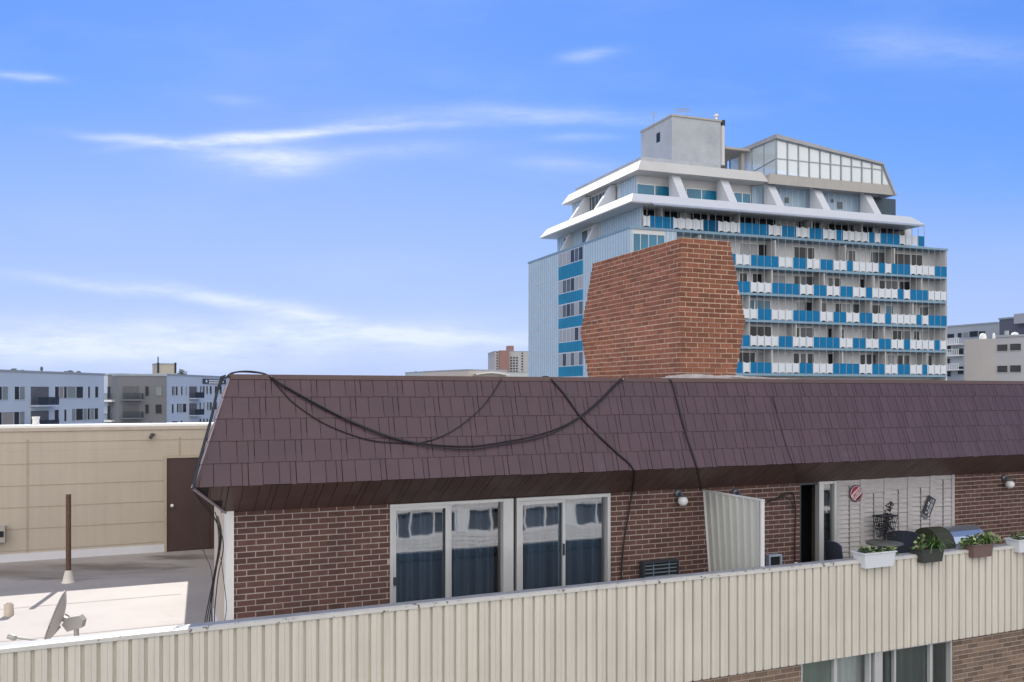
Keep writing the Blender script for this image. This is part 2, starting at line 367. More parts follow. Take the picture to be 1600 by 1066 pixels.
# chimney of single bricks, flaring out to mid height and in again
CF = Fr((2.60, 13.2), A.d)
ch_w0, ch_w1 = .02, 2.40
mb = MB(); bh = .0765; nrow = int((ch_w1-ch_w0)/bh); LU, LV = .883, 2.83
for k in range(nrow):
    w0 = ch_w0+k*bh; wm = w0+bh/2
    mid = 1.13
    s = .17*(1-(wm-mid)/(ch_w1-mid)) if wm > mid else .17-.115*(mid-wm)/(mid-.2)
    u0, u1, v0, v1 = -s, LU+s, -LV-s, s
    mb.box(CF, u0+.005, u1-.005, v0+.005, v1-.005, w0, w0+bh, 1, .5)
    top = k == nrow-1
    for side in range(4):
        length = (u1-u0) if side % 2 == 0 else (v1-v0)
        bl = .2135 if not top else .2135; q = -(k % 2)*bl/2+.0
        while q < length:
            x0, x1 = max(q+.007, .0), min(q+bl-.007, length)
            if x1-x0 > .03:
                j = rnd.uniform(-.003,.003); e = rnd.uniform(-.002,.002); th = .09
                a, b = w0+.007+e, w0+bh-.007+e
                if side == 0: mb.box(CF, u0+x0, u0+x1, v1-th, v1+j, a, b, 0)
                elif side == 1: mb.box(CF, u0-j, u0+th, v1-x1, v1-x0, a, b, 0)
                elif side == 2: mb.box(CF, u0+x0, u0+x1, v0-j, v0+th, a, b, 0)
                else: mb.box(CF, u1-th, u1+j, v1-x1, v1-x0, a, b, 0)
            q += bl
mb.box(CF, .1, LU-.1, -LV+.1, -.1, ch_w1-.02, ch_w1+.012, 1, .5)
ch = mb.build('chimney', [cbrick, cmortar], roof)
ch['label'] = 'flaring red brick chimney with stepped sides on the roof'
mb = MB()
# crumpled flashing at the foot of the chimney
for (x0,x1,dz) in ((1030,1160,0),(1060,1210,.01),(1040,1130,.025),(1120,1290,-.02)):
    pts = []
    for i in range(15):
        x = x0+(x1-x0)*i/14; u = A.u(x, .12); pts.append(A.pt(u, .12+.01*dz, TOP_W+.02+dz+.035*math.sin(i/14*math.pi)+rnd.uniform(-.004,.004)))
    for a, b in zip(pts[:-1], pts[1:]):
        mb.quad(a, b, b+Vector((-.12,.3,-.02)), a+Vector((-.12,.3,-.02))); mb.quad(a, b, b-Vector((0,0,.03)), a-Vector((0,0,.03)))
mb.build('chimney_flashing', mat('pale_flashing', (.45,.42,.42), .5, .3, nscale=8, namt=.35), ch)

# sliding doors
def frame_rect(mb, F, u0, u1, w0, w1, v0, v1, t=.05, m=0, bot=True):
    mb.box(F, u0, u0+t, v0, v1, w0, w1, m); mb.box(F, u1-t, u1, v0, v1, w0, w1, m)
    mb.box(F, u0+t+.0005, u1-t-.0005, v0, v1, w1-t, w1, m)
    if bot: mb.box(F, u0+t+.0005, u1-t-.0005, v0, v1, w0, w0+t, m)
def vpane(mb, F, u0, u1, v, w0, w1): mb.quad(F.pt(u0,v,w0), F.pt(u1,v,w0), F.pt(u1,v,w1), F.pt(u0,v,w1))
def wavy(mb, F, u0, u1, v, w0, w1, amp=.03, per=.12, m=0):
    n = max(4, int((u1-u0)/.02)); ph = rnd.random()*6
    P = [(u0+(u1-u0)*i/n, v+amp*(math.sin((u0+(u1-u0)*i/n)*2*math.pi/per+ph)+.5*math.sin((u0+(u1-u0)*i/n)*2*math.pi/per/2.7+ph))) for i in range(n+1)]
    vs = [F.pt(a, b, w) for w in (w0, w1) for a, b in P]
    mb.add(vs, [(i, i+1, n+2+i, n+1+i) for i in range(n)], m, sm=True)
g1 = thing('sliding_door', '', '', A.pt((dA[0]+dA[1])/2, 0, FLOOR)); del g1['label'], g1['category']
g1.parent = bld; g1.location = Vector(g1['_w'])-Vector(bld['_w'])
def subpart(mb, name, m, par):
    o = mb.build(name, m, par); return o
WTOP = -1.325
mb = MB()
x = [dA[0], A.u(698), A.u(783), A.u(801), A.u(878), dA[1]]
frame_rect(mb, A, dA[0], x[3]-.09, FLOOR, WTOP, -.10, .02, .035)
frame_rect(mb, A, x[3]+.05, dA[1], FLOOR, WTOP, -.10, .018, .045)
mb.box(A, x[2]+.02, x[3]+.0, -.08, .028, FLOOR, WTOP, 0)
mb.box(A, x[3]+.001, x[3]+.049, -.11, -.04, FLOOR, WTOP, 1)
mb.build('door_frame', [alum, alum_dk], g1)
mb = MB(); frame_rect(mb, A, dA[0]+.036, x[1]+.03, FLOOR+.03, WTOP-.038, -.03, .0, .042)
mb.box(A, x[1]+.0305, x[1]+.075, -.075, -.035, FLOOR+.03, WTOP-.038, 0)
mb.box(A, dA[0]+.045, dA[0]+.07, .001, .03, -2.3, -2.2, 1); mb.build('screen_sash', [alum, alum_dk], g1)
mb = MB(); frame_rect(mb, A, x[3]+.10, x[4]+.05, FLOOR+.03, WTOP-.05, -.03, .003, .04)
mb.box(A, x[4]+.008, x[4]+.03, .004, .03, -2.1, -1.95, 1)
mb.build('sliding_sash', [alum, alum_dk], g1)
mb = MB(); vpane(mb, A, dA[0]+.05, x[2]+.02, -.064, FLOOR+.04, WTOP-.04); mb.build('glass_pane', pane, g1, recalc=False)
mb = MB(); vpane(mb, A, x[3]+.10, dA[1]-.05, -.065, FLOOR+.04, WTOP-.05); mb.build('glass_pane', pane, g1, recalc=False)
mb = MB(); wavy(mb, A, dA[0]+.03, x[2], -.22, FLOOR+.03, WTOP, .06, .15); wavy(mb, A, x[3]+.05, dA[1]-.02, -.22, FLOOR+.03, WTOP, .06, .19)
mb.build('curtain', curtain, g1)
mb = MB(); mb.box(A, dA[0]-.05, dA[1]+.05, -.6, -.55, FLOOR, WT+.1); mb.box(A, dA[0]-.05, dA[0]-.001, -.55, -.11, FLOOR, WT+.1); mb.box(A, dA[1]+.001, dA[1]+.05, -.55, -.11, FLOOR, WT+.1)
mb.build('door_recess', room, g1)

# second doorway: left half open, glass leaf, dark reveal
g2 = thing('patio_door', '', '', A.pt((dB0+dB1)/2, 0, FLOOR)); del g2['label'], g2['category']
g2.parent = bld; g2.location = Vector(g2['_w'])-Vector(bld['_w'])
mb = MB(); xs1, xs2 = A.u(1278), A.u(1285)
mb.box(A, xs1, xs2, -.06, .03, FLOOR, WTOP+.01, 0); mb.box(A, dB1-.045, dB1, -.06, .02, FLOOR, WTOP+.01, 0)
mb.box(A, xs2+.001, dB1-.046, -.05, .01, WTOP-.03, WTOP+.01, 0); mb.box(A, dB0+.001, xs1-.001, -.05, -.01, WTOP-.03, WTOP+.01, 1)
mb.box(A, dB0+.001, dB0+.03, -.05, -.01, FLOOR, WTOP-.031, 1)
mb.build('door_frame', [alum, alum_dk], g2)
mb = MB(); vpane(mb, A, xs2+.001, dB1-.046, -.027, FLOOR, WTOP-.031); mb.build('glass_pane', pane, g2, recalc=False)
mb = MB(); wavy(mb, A, xs2, dB1-.02, -.12, FLOOR, WTOP, .012, .1); mb.build('curtain', mat('dark_green_curtain', (.06,.09,.09), .9), g2)
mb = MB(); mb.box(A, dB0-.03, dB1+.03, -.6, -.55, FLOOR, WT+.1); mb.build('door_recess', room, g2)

# whitewashed shutter panelling right of the doorway
shut = mat('whitewashed_wood', (.47,.45,.455), .8, nscale=5, namt=.16, stretch=(1,1,7), dirt=((.25,.235,.23), .6, 6, .25))
shut_gap = mat('shutter_gap_dark', (.26,.26,.27), .9)
mb = MB(); mb.box(A, LV0, LV1, -.05, -.022, FLOOR, WT+.02, 1)
ux = [A.u(q) for q in (1303,1309,1342,1372,1380,1417,1427,1452,1462,1485,1490)]
ux[0] = LV0; ux[-1] = LV1
stiles = [(A.u(1303),A.u(1310)),(A.u(1343),A.u(1349)),(A.u(1380),A.u(1389)),(A.u(1417),A.u(1424)),(A.u(1452),A.u(1460)),(A.u(1486),LV1)]
for a, b in stiles: mb.box(A, max(a,LV0), b, -.02, .022, FLOOR, WT+.02, 0)
tops = {0:-1.31,1:-1.46,2:-1.43,3:-1.42,4:-1.31}
for i in range(5):
    a, b = stiles[i][1]+.001, stiles[i+1][0]-.001
    tw = tops[i]
    mb.box(A, a, b, -.02, .01, tw-.07 if i else -1.40, WT+.02, 0)
    mid = (a+b)/2+.0; w = tw-.075 if i else -1.405
    while w > FLOOR+.05:
        hh = .068
        for (p, q) in ((a, mid-.011), (mid+.011, b)):
            vs = [A.pt(p,-.004,w),A.pt(q,-.004,w),A.pt(q,.012,w-hh),A.pt(p,.012,w-hh),A.pt(p,.002,w-hh),A.pt(q,.002,w-hh)]
            mb.add(vs, [(0,1,2,3),(3,2,5,4)], 0)
        w -= hh+rnd.choice((.002,.003,.009))
    mb.box(A, mid-.006, mid+.006, .0, .016, FLOOR, tw-.16, 1)
mb.build('shutter_panelling', [shut, shut_gap], bld)

# parapet: box-rib metal with a peeling cap; the top line bows very slightly up
def ptop(u): return -2.27 + .055*max(0, 1-((u-1.5)/9.5)**2)
def pbot(u): return -3.44 - .02*max(0, 1-((u-1.5)/9.5)**2)
PU0 = A.u(-260, PV); mb = MB(); u = PU0; per = .132; prof = []
while u < UR+3:
    k = rnd.uniform(-.002,.002)
    prof += [(u, PV+k), (u+.052, PV+.001+k), (u+.056, PV-.004+k), (u+.060, PV+k), (u+.098, PV), (u+.103, PV-.032), (u+.126, PV-.032), (u+.131, PV)]
    u += per
for (a, b) in zip(prof[:-1], prof[1:]):
    mb.add([A.pt(a[0],a[1],pbot(a[0])), A.pt(b[0],b[1],pbot(b[0])), A.pt(b[0],b[1],ptop(b[0])), A.pt(a[0],a[1],ptop(a[0]))], [(0,1,2,3)], 0, .5)
n = 60; UE = UR+3
par = mb.build('parapet', parapet_m, bld)
mb = MB()
for i in range(n):
    a, b = PU0+(UE-PU0)*i/n, PU0+(UE-PU0)*(i+1)/n
    P = lambda uu, v, dz: A.pt(uu, v, ptop(uu)+dz)
    for q in (((PV+.012,-.022),(PV+.012,.016)), ((PV+.012,.016),(PV-.03,.022))):
        mb.quad(P(a,*q[0]),P(b,*q[0]),P(b,*q[1]),P(a,*q[1]),0,.5)
    mb.quad(P(a,PV-.03,.022),P(b,PV-.03,.022),P(b,PV-.14,.024),P(a,PV-.14,.024),1,.5)
    mb.quad(P(a,PV-.14,.024),P(b,PV-.14,.024),P(b,PV-.14,-.05),P(a,PV-.14,-.05),1,.5)
mb.build('parapet_cap', [cap_m, dkcap_m], par)
mb = MB(); mb.box(A, PU0, UE, PV-.12, PV-.05, -3.42, -2.33); mb.build('parapet_inner_face', mat('parapet_inside', (.45,.43,.40), .7, nscale=2, namt=.1), par)
mb = MB(); mb.box(A, WL-.03, UE, -.3, PV-.125, FLOOR-.045, FLOOR-.0); mb.build('balcony_floor', mat('grey_balcony_deck', (.22,.22,.23), .8, nscale=2, namt=.2), bld)
# roof deck at the left
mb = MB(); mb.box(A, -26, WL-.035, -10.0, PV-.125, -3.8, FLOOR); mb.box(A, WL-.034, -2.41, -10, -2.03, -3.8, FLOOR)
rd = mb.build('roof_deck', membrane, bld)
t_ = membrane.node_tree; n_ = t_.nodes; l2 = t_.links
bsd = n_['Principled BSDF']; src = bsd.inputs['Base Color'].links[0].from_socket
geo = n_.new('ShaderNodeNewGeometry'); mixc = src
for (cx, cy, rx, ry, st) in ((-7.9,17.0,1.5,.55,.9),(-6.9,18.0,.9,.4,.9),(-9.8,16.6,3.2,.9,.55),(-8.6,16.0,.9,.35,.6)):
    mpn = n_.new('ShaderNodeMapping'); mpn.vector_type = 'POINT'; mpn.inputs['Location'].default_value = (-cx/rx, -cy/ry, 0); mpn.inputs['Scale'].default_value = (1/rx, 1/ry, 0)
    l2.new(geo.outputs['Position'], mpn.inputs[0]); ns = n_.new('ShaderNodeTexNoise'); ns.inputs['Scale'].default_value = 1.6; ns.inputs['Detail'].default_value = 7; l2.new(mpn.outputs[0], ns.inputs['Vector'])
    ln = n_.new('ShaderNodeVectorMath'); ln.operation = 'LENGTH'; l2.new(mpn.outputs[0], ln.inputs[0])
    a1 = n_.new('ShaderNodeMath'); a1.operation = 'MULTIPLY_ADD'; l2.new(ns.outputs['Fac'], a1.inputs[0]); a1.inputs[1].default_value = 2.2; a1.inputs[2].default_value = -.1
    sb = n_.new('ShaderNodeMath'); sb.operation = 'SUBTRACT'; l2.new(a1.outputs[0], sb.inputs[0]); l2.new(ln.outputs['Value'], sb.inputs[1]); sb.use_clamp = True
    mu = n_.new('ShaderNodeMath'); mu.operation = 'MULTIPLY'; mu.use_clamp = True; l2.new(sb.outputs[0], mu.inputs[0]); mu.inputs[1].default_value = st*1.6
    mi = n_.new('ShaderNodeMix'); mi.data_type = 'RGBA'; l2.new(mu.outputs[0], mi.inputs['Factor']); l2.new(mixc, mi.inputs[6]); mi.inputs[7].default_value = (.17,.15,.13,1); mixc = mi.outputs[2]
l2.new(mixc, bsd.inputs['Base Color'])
mb = MB()
for i in range(5):
    v = -8+i*2.05+.3; mb.box(A, -20, WL-.3, v, v+.05, FLOOR, FLOOR+.004)
mb.build('membrane_seam', mat('membrane_seam_m', (.35,.32,.30), .8, namt=.1), rd)
# lower storey
lv = PV-.05
lh = (A.u(1252, lv), A.u(1489, lv))
mb = MB(); bricks(mb, A, -.6, UE, -5.8, -3.47, lv, [(lh[0], lh[1], -6, -3.40)]); mb.box(A, -24, UE, -9.8, lv-.6, -15, -3.85, 1); mb.box(A, -24, -.61, lv-.59, lv-.01, -15, -3.5, 1); mb.box(A, -.6, UE, lv-.59, lv-.01, -15, -5.81, 1)
mb.box(A, -.6, lh[0]-.03, lv-.3, lv-.012, -5.8, -3.5, 1); mb.box(A, lh[1]+.03, UE, lv-.3, lv-.012, -5.8, -3.5, 1)
mb.build('lower_brick_wall', [lbrick, mortar], bld)
g3 = thing('lower_window', '', '', A.pt((lh[0]+lh[1])/2, lv, -5.6)); del g3['label'], g3['category']
g3.parent = bld; g3.location = Vector(g3['_w'])-Vector(bld['_w'])
lx = lambda q: A.u(q, lv)
wt = -3.455
mb = MB()
frame_rect(mb, A, lh[0], lx(1362), -5.6, wt, lv-.10, lv-.01, .03); frame_rect(mb, A, lx(1377), lh[1], -5.6, wt, lv-.10, lv-.01, .035)
mb.box(A, lx(1362)+.001, lx(1366)+.0, lv-.12, lv-.05, -5.6, wt, 1); mb.box(A, lx(1366)+.001, lx(1377)-.001, lv-.09, lv+.01, -5.6, wt+.05, 0)
mb.box(A, lx(1305), lx(1310), lv-.07, lv-.02, -5.6, wt-.031, 0); mb.box(A, lx(1399), lx(1402), lv-.07, lv-.02, -5.6, wt-.036, 0); mb.box(A, lx(1455), lx(1459), lv-.07, lv-.02, -5.6, wt-.036, 0)
mb.build('frame', [alum, alum_dk], g3)
mb = MB(); vpane(mb, A, lh[0]+.031, lh[1]-.036, lv-.083, -5.6, wt-.03); mb.build('glass_pane', glass('green_window_glass', (.93,.98,.96), .16, wav=.05), g3, recalc=False)
mb = MB(); wavy(mb, A, A.u(1308,lv-.22), A.u(1352,lv-.22), lv-.22, -5.6, wt, .02, .12, 0); wavy(mb, A, A.u(1385,lv-.25), A.u(1456,lv-.25), lv-.25, -5.6, wt, .03, .16, 1); wavy(mb, A, A.u(1240,lv-.25), A.u(1304,lv-.25), lv-.25, -5.6, wt, .02, .2, 2)
mb.build('curtain', [curtain_w, mat('sage_curtain', (.13,.17,.165), .9), mat('pale_green_curtain', (.36,.43,.41), .9)], g3)
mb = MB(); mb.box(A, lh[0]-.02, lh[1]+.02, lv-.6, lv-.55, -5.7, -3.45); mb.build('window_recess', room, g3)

# ---------------------------------------------------------------- things on the wall and balcony
def globe_lamp(x, y, label):
    u, w = A.inv(x, y, .10); t = thing('wall_lamp', label, 'lamp', A.pt(u, 0, w), 'round globe lamps on the brick wall')
    mb = MB(); mb.lathe(A.pt(u-.02,0,w+.10), [(0,.0),(.055,.0),(.055,.02),(.03,.035),(0,.036)], 16, axis=(A.n.x,A.n.y,0)); mb.tube([A.pt(u-.02,.03,w+.10),A.pt(u-.01,.08,w+.10),A.pt(u,.10,w+.06)], .018, 8)
    mb.lathe(A.pt(u,.10,w+.035), [(0,.04),(.035,.04),(.045,.0)], 14); mb.build('bracket', mat('lamp_bracket', (.16,.18,.22), .4, .4), t)
    mb = MB(); r = .070; mb.lathe(A.pt(u,.10,w), [(r*math.sin(math.pi*i/10)+.0001, -r*math.cos(math.pi*i/10)) for i in range(11)], 18)
    mb.build('globe', mat('opal_glass', (.80,.82,.84), .25, namt=.02), t)
globe_lamp(1067, 783, 'white globe lamp on the brick left of the metal divider')
globe_lamp(1157, 781, 'globe lamp half hidden behind the metal divider top')
globe_lamp(1578, 757, 'white globe lamp on the brick right of the shutter panelling')

# corrugated divider standing out from the wall
DU = A.u(1098)
DF = Fr(A.P+A.d*DU, A.n)
dv = thing('balcony_divider', 'pale ribbed metal divider panel standing out from the brick wall', 'divider panel', A.pt(DU, .7, FLOOR))
mb = MB(); v = .06; pr = []
while v < PV-.27:
    pr += [(v, 0), (v+.110, 0), (v+.114, -.028), (v+.132, -.028), (v+.136, 0)]; v += .146
pts = [A.pt(DU+b, a, 0) for a, b in pr]
# slightly leaning panel: the lower edge is pushed out along the wall
for i in range(len(pr)-1):
    (a0,b0),(a1,b1) = pr[i], pr[i+1]
    s0, s1 = .17*(1-a0/PV), .17*(1-a1/PV)
    mb.add([A.pt(DU+b0+s0,a0,FLOOR+.05),A.pt(DU+b1+s1,a1,FLOOR+.05),A.pt(DU+b1,a1,WT-.05),A.pt(DU+b0,a0,WT-.05)], [(0,1,2,3)], 0, .5)
mb.build('ribbed_panel', galv, dv)
mb = MB(); mb.box(A, DU-.02, DU+.03, .02, PV-.12, WT-.05, WT-.03); mb.box(A, DU-.02, DU+.035, PV-.15, PV-.13, FLOOR+.02, WT-.051)
mb.add([A.pt(DU-.015,.025,WT-.05),A.pt(DU+.02,.06,WT-.05),A.pt(DU+.19,.06,FLOOR+.05),A.pt(DU+.155,.025,FLOOR+.05)], [(0,1,2,3)], 0)
mb.build('edge_trim', mat('white_edge_trim', (.66,.67,.68), .4, namt=.04), dv)

# low window frame / AC sleeve units
def ac(x0, x1, y0, y1, label, fm, depth, louv):
    u0, w1 = A.inv(x0, y0, depth); u1, _ = A.inv(x1, y1, depth)
    t = thing('wall_unit', label, 'air conditioner', A.pt((u0+u1)/2, depth/2, w1-.42))
    mb = MB(); mb.box(A, u0, u1, .012, depth-.03, w1-.42, w1-.002); frame_rect(mb, A, u0-.012, u1+.012, w1-.43, w1, depth-.03, depth, .025)
    mb.build('housing', fm, t)
    mb = MB()
    mb.box(A, u0+.014, u1-.014, depth-.0295, depth-.024, w1-.40, w1-.026, 1)
    if louv:
        w = w1-.05
        while w > w1-.40: mb.box(A, u0+.02, u1-.02, depth-.022, depth-.008, w-.012, w, 0); w -= .05
        for f in (.27,.73): mb.box(A, u0+(u1-u0)*f-.006, u0+(u1-u0)*f+.006, depth-.0075, depth-.003, w1-.40, w1-.03, 0)
    mb.build('grille', [mat('steel_blue_louvre', (.16,.22,.27), .5), room], t)
ac(1007, 1060, 879, 925, 'dark louvred air conditioner low on the brick wall left of the divider', mat('dark_sleeve', (.035,.045,.06), .5), .14, True)
ac(1203, 1221, 868, 905, 'small dark unit with pale blue frame right of the divider', mat('pale_blue_frame', (.40,.50,.62), .4), .10, False)

# cables and conduits
def crom(P, n=8):
    out = []
    for i in range(len(P)-1):
        p0, p1, p2, p3 = P[max(i-1,0)], P[i], P[i+1], P[min(i+2,len(P)-1)]
        for k in range(n):
            t = k/n; out.append(tuple(.5*((2*p1[j])+(-p0[j]+p2[j])*t+(2*p0[j]-5*p1[j]+4*p2[j]-p3[j])*t*t+(-p0[j]+3*p1[j]-3*p2[j]+p3[j])*t**3) for j in range(len(p1))))
    out.append(P[-1]); return out
def roofpt(x, y, off=.03):
    """where the sight line meets the front slope / underside / wall"""
    best = None
    for (pl, ph) in (((EAVE_V,EAVE_W),(TOP_V,TOP_W)), (M1,(EAVE_V,EAVE_W)), (M0,M1), ((0,-4),(0,WT))):
        lo, hi = 0., 1.
        def val(t):
            v = pl[0]+(ph[0]-pl[0])*t+off; u, w = A.inv(x, y, v); return w-(pl[1]+(ph[1]-pl[1])*t), u, v, w
        a, b = val(0), val(1)
        if a[0]*b[0] <= 0:
            for _ in range(30):
                m = (lo+hi)/2
                if val(m)[0]*val(0)[0] <= 0: hi = m
                else: lo = m
            r = val((lo+hi)/2)
            if best is None or r[2] > best[1]: best = (r[1], r[2], r[3])
    if best is None:
        u, w = A.inv(x, y, TOP_V+off*.3); best = (u, TOP_V, w)
    return A.pt(*best)
def cable(name, label, paths, r=.011, group='black cables draped over the mansard roof'):
    mb = MB()
    for P, off in paths:
        mb.tube([roofpt(x, y, off) for x, y in crom(P, 7)], r, 6)
    o = mb.build(name, cable_m, recalc=False); tag(o, label, 'cable', group); return o
cable('roof_cable', 'thick black cable sagging in a long curve over the roof to the chimney', [
  ([(352,592),(362,583),(385,580),(410,583),(425,590),(448,606),(480,625),(520,646),(560,663),(600,679),(640,690),(690,696),(740,697),(790,690),(840,680),(890,661),(930,632),(955,607),(972,591)], .03),
  ([(356,590),(368,582),(395,582),(418,586),(436,598),(464,614),(500,634),(545,657),(590,677),(635,690),(685,699),(735,702),(790,694),(850,682),(900,657),(938,628),(962,603),(976,592)], .05)], .0085)
cable('roof_cable', 'thin black cable dipping below the long curve on the left roof', [
  ([(400,582),(420,588),(440,610),(462,632),(500,658),(540,676),(580,688),(620,692),(655,692),(690,682),(720,665),(750,640),(770,615),(784,592)], .022)], .0065)
cable('roof_cable', 'black cable crossing the roof then running down the brick right of the glass doors', [
  ([(848,589),(858,590),(872,604),(888,624),(905,648),(930,675),(958,702),(984,725),(992,738)], .026),
  ([(992,738),(990,755),(988,770),(984,790),(980,815),(975,845),(972,875),(971,905)], .03)], .011)
cable('roof_cable', 'black cable running straight down the roof below the chimney', [
  ([(1040,592),(1050,597),(1058,625),(1066,655),(1076,690),(1087,722),(1092,745),(1096,765)], .026)], .010)
cable('roof_cable', 'faint thin cable down the roof below the chimney right side', [
  ([(1206,620),(1214,645),(1224,680),(1234,712),(1243,735),(1248,757)], .018)], .004)
# cable following the left hip and the bundle hanging under it
mb = MB()
for k, off in enumerate((.02, .035, .05)):
    P = [(346+k*3, 588-k), (338+k, 614), (330+k, 650), (319+k, 690), (308+k, 730), (300+k, 765)]
    pts = []
    for x, y in crom(P, 5):
        t = (765-y)/(765-588); v = EAVE_V-.4*t+off; pts.append(A.pt(*[(lambda q: (q[0], v, q[1]))(A.inv(x, y, v))][0]))
    mb.tube(pts, .009, 6)
tag(mb.build('hip_cable', cable_m, recalc=False), 'black cable bundle running down the left edge of the brown roof', 'cable')
mb = MB()
paths = [[(303,768),(318,790),(336,812),(345,840),(338,880),(330,930),(322,978)], [(309,775),(330,800),(343,830),(341,870),(334,915),(326,978)],
 [(340,806),(346,830),(344,860),(336,900),(330,940),(332,978)], [(338,806),(342,850),(333,905),(324,950),(319,978)], [(336,800),(349,850),(341,900),(336,950),(335,978)], [(345,870),(350,910),(354,950),(349,978)],
 [(303,780),(310,820),(318,860),(330,890),(333,930)]]
for k, P in enumerate(paths):
    v = .02+.02*k
    mb.tube([A.pt(*(lambda q: (q[0], v, q[1]))(A.inv(x, y, v))) for x, y in crom(P, 5)], .006 if k < 5 else .004, 5)
tag(mb.build('cable_bundle', cable_m, recalc=False), 'bundle of black cables hanging beside the white corner trim', 'cables')
mb = MB(); P = [(1199,785),(1215,778),(1232,770),(1240,774),(1243,800),(1242,840),(1242,884)]
mb.tube([A.pt(*(lambda q: (q[0], .03, q[1]))(A.inv(x, y, .03))) for x, y in crom(P, 5)], .011, 6)
P = [(1206,782),(1226,776),(1236,784),(1240,800)]
mb.tube([A.pt(*(lambda q: (q[0], .045, q[1]))(A.inv(x, y, .045))) for x, y in crom(P, 5)], .007, 6)
tag(mb.build('wall_conduit', mat('dark_conduit', (.03,.022,.022), .6), recalc=False), 'dark cable and conduit on the brick just left of the open doorway', 'conduit')

# signs
u, w = A.inv(1338, 771, .035); c = A.pt(u, .028, w); ax = Vector((A.n.x, A.n.y, 0)); dx = Vector((A.d.x, A.d.y, 0)); up = Vector((0,0,1))
sg = thing('round_sign', 'round red sign with slanted white lettering band on the shutters', 'sign', c)
mb = MB(); r = .128
def disc(mb, c, ax, r, k=36, m=0, th=.006):
    mb.lathe(c, [(0,0),(r,0),(r,th),(0,th+.0002)], k, m, axis=ax)
disc(mb, c, ax, r, m=0); disc(mb, c+ax*.0062, ax, r*.90, m=1, th=.003); disc(mb, c+ax*.0094, ax, r*.82, m=2, th=.002)
mb.build('disc', [mat('dark_red_rim', (.09,.015,.03), .5), mat('sign_white', (.70,.60,.62), .5, namt=.06), mat('sign_red', (.32,.03,.06), .5, nscale=30, namt=.25)], sg)
def rot(cc, a, b, ang):  # local offset rotated in the sign plane
    ca, sa = math.cos(ang), math.sin(ang); return cc+dx*(a*ca-b*sa)+up*(a*sa+b*ca)
mb = MB(); an = R(38)
mb.add([rot(c+ax*.0120, a, b, an) for a, b in ((-.118,-.030),(.118,-.030),(.112,.044),(-.112,.044))], [(0,1,2,3)])
mb.add([rot(c+ax*.0120, a, b, an) for a, b in ((-.098,-.062),(.098,-.062),(.106,-.042),(-.106,-.042))], [(0,1,2,3)])
mb.build('white_band', MATS['sign_white'], sg)
def text(txt, loc, size, ang, m, par, name='lettering', bold=0, xs=1.0):
    cu = bpy.data.curves.new(name, 'FONT'); cu.body = txt; cu.size = size; cu.align_x = 'CENTER'; cu.align_y = 'CENTER'; cu.extrude = .0012; cu.offset = bold
    o = bpy.data.objects.new(name+'_tmp', cu); COL.objects.link(o); dg = bpy.context.evaluated_depsgraph_get()
    me = bpy.data.meshes.new_from_object(o.evaluated_get(dg)); bpy.data.objects.remove(o)
    me.materials.clear(); me.materials.append(m)
    for q in me.vertices:
        p = rot(Vector(loc), q.co.x*xs, q.co.y, ang)+ax*q.co.z; q.co = p-Vector(par['_w'])
    ob = bpy.data.objects.new(name, me); COL.objects.link(ob); ob.parent = par; return ob
text('LIMITED', c+ax*.014, .062, an, MATS['sign_red'], sg, bold=.0008)
text('SERVICE', rot(c+ax*.0128, -.0, .075, an), .026, an, MATS['sign_white'], sg, name='small_lettering') if False else None
u, w = A.inv(1452, 791, .035); c2 = A.pt(u, .028, w)
s2 = thing('metal_sign', 'small dark rectangular sign hung crooked on the right shutters', 'sign', c2)
mb = MB(); an2 = R(62)
P = [rot(c2, a, b, an2) for a, b in ((-.155,-.09),(.155,-.09),(.155,.09),(-.155,.09))]
mb.prism(P, [p+ax*.006 for p in P]); mb.build('plate', mat('sign_black', (.03,.03,.04), .5, namt=.1), s2)
mb = MB(); off = ax*.0085
sw = mat('sign_grey_white', (.45,.48,.52), .6, nscale=25, namt=.3)
for a0,a1,b0,b1 in ((-.11,-.035,-.058,-.040),(-.11,-.035,-.025,-.008),(-.02,.055,-.060,-.045),(-.02,.055,-.030,-.012),(.065,.13,-.058,-.046),(.065,.13,-.034,-.020),(-.07,-.02,.012,.03),(.0,.06,.01,.05),(.075,.12,.0,.014),(-.045,-.03,-.058,-.01),(.04,.056,-.06,-.012),(.118,.132,-.058,-.02)):
    mb.add([rot(c2+off, a, b, an2) for a, b in ((a0,b0),(a1,b0),(a1,b1),(a0,b1))], [(0,1,2,3)])
for a, b, r_ in ((-.13,-.05,.02),(-.12,.02,.018)):
    mb.add([rot(c2+off, a+r_*math.cos(i*.524), b+r_*math.sin(i*.524), an2) for i in range(12)], [tuple(range(12))])
mb.build('pale_markings', sw, s2, recalc=False)
mb = MB(); P = [rot(c2-ax*.004, a, b, an2) for a, b in ((-.215,-.055),(-.158,-.075),(-.158,.085),(-.20,.07))]
mb.prism(P, [p+ax*.004 for p in P]); mb.build('grey_lower_plate', mat('sign_mid_grey', (.16,.16,.18), .6), s2)

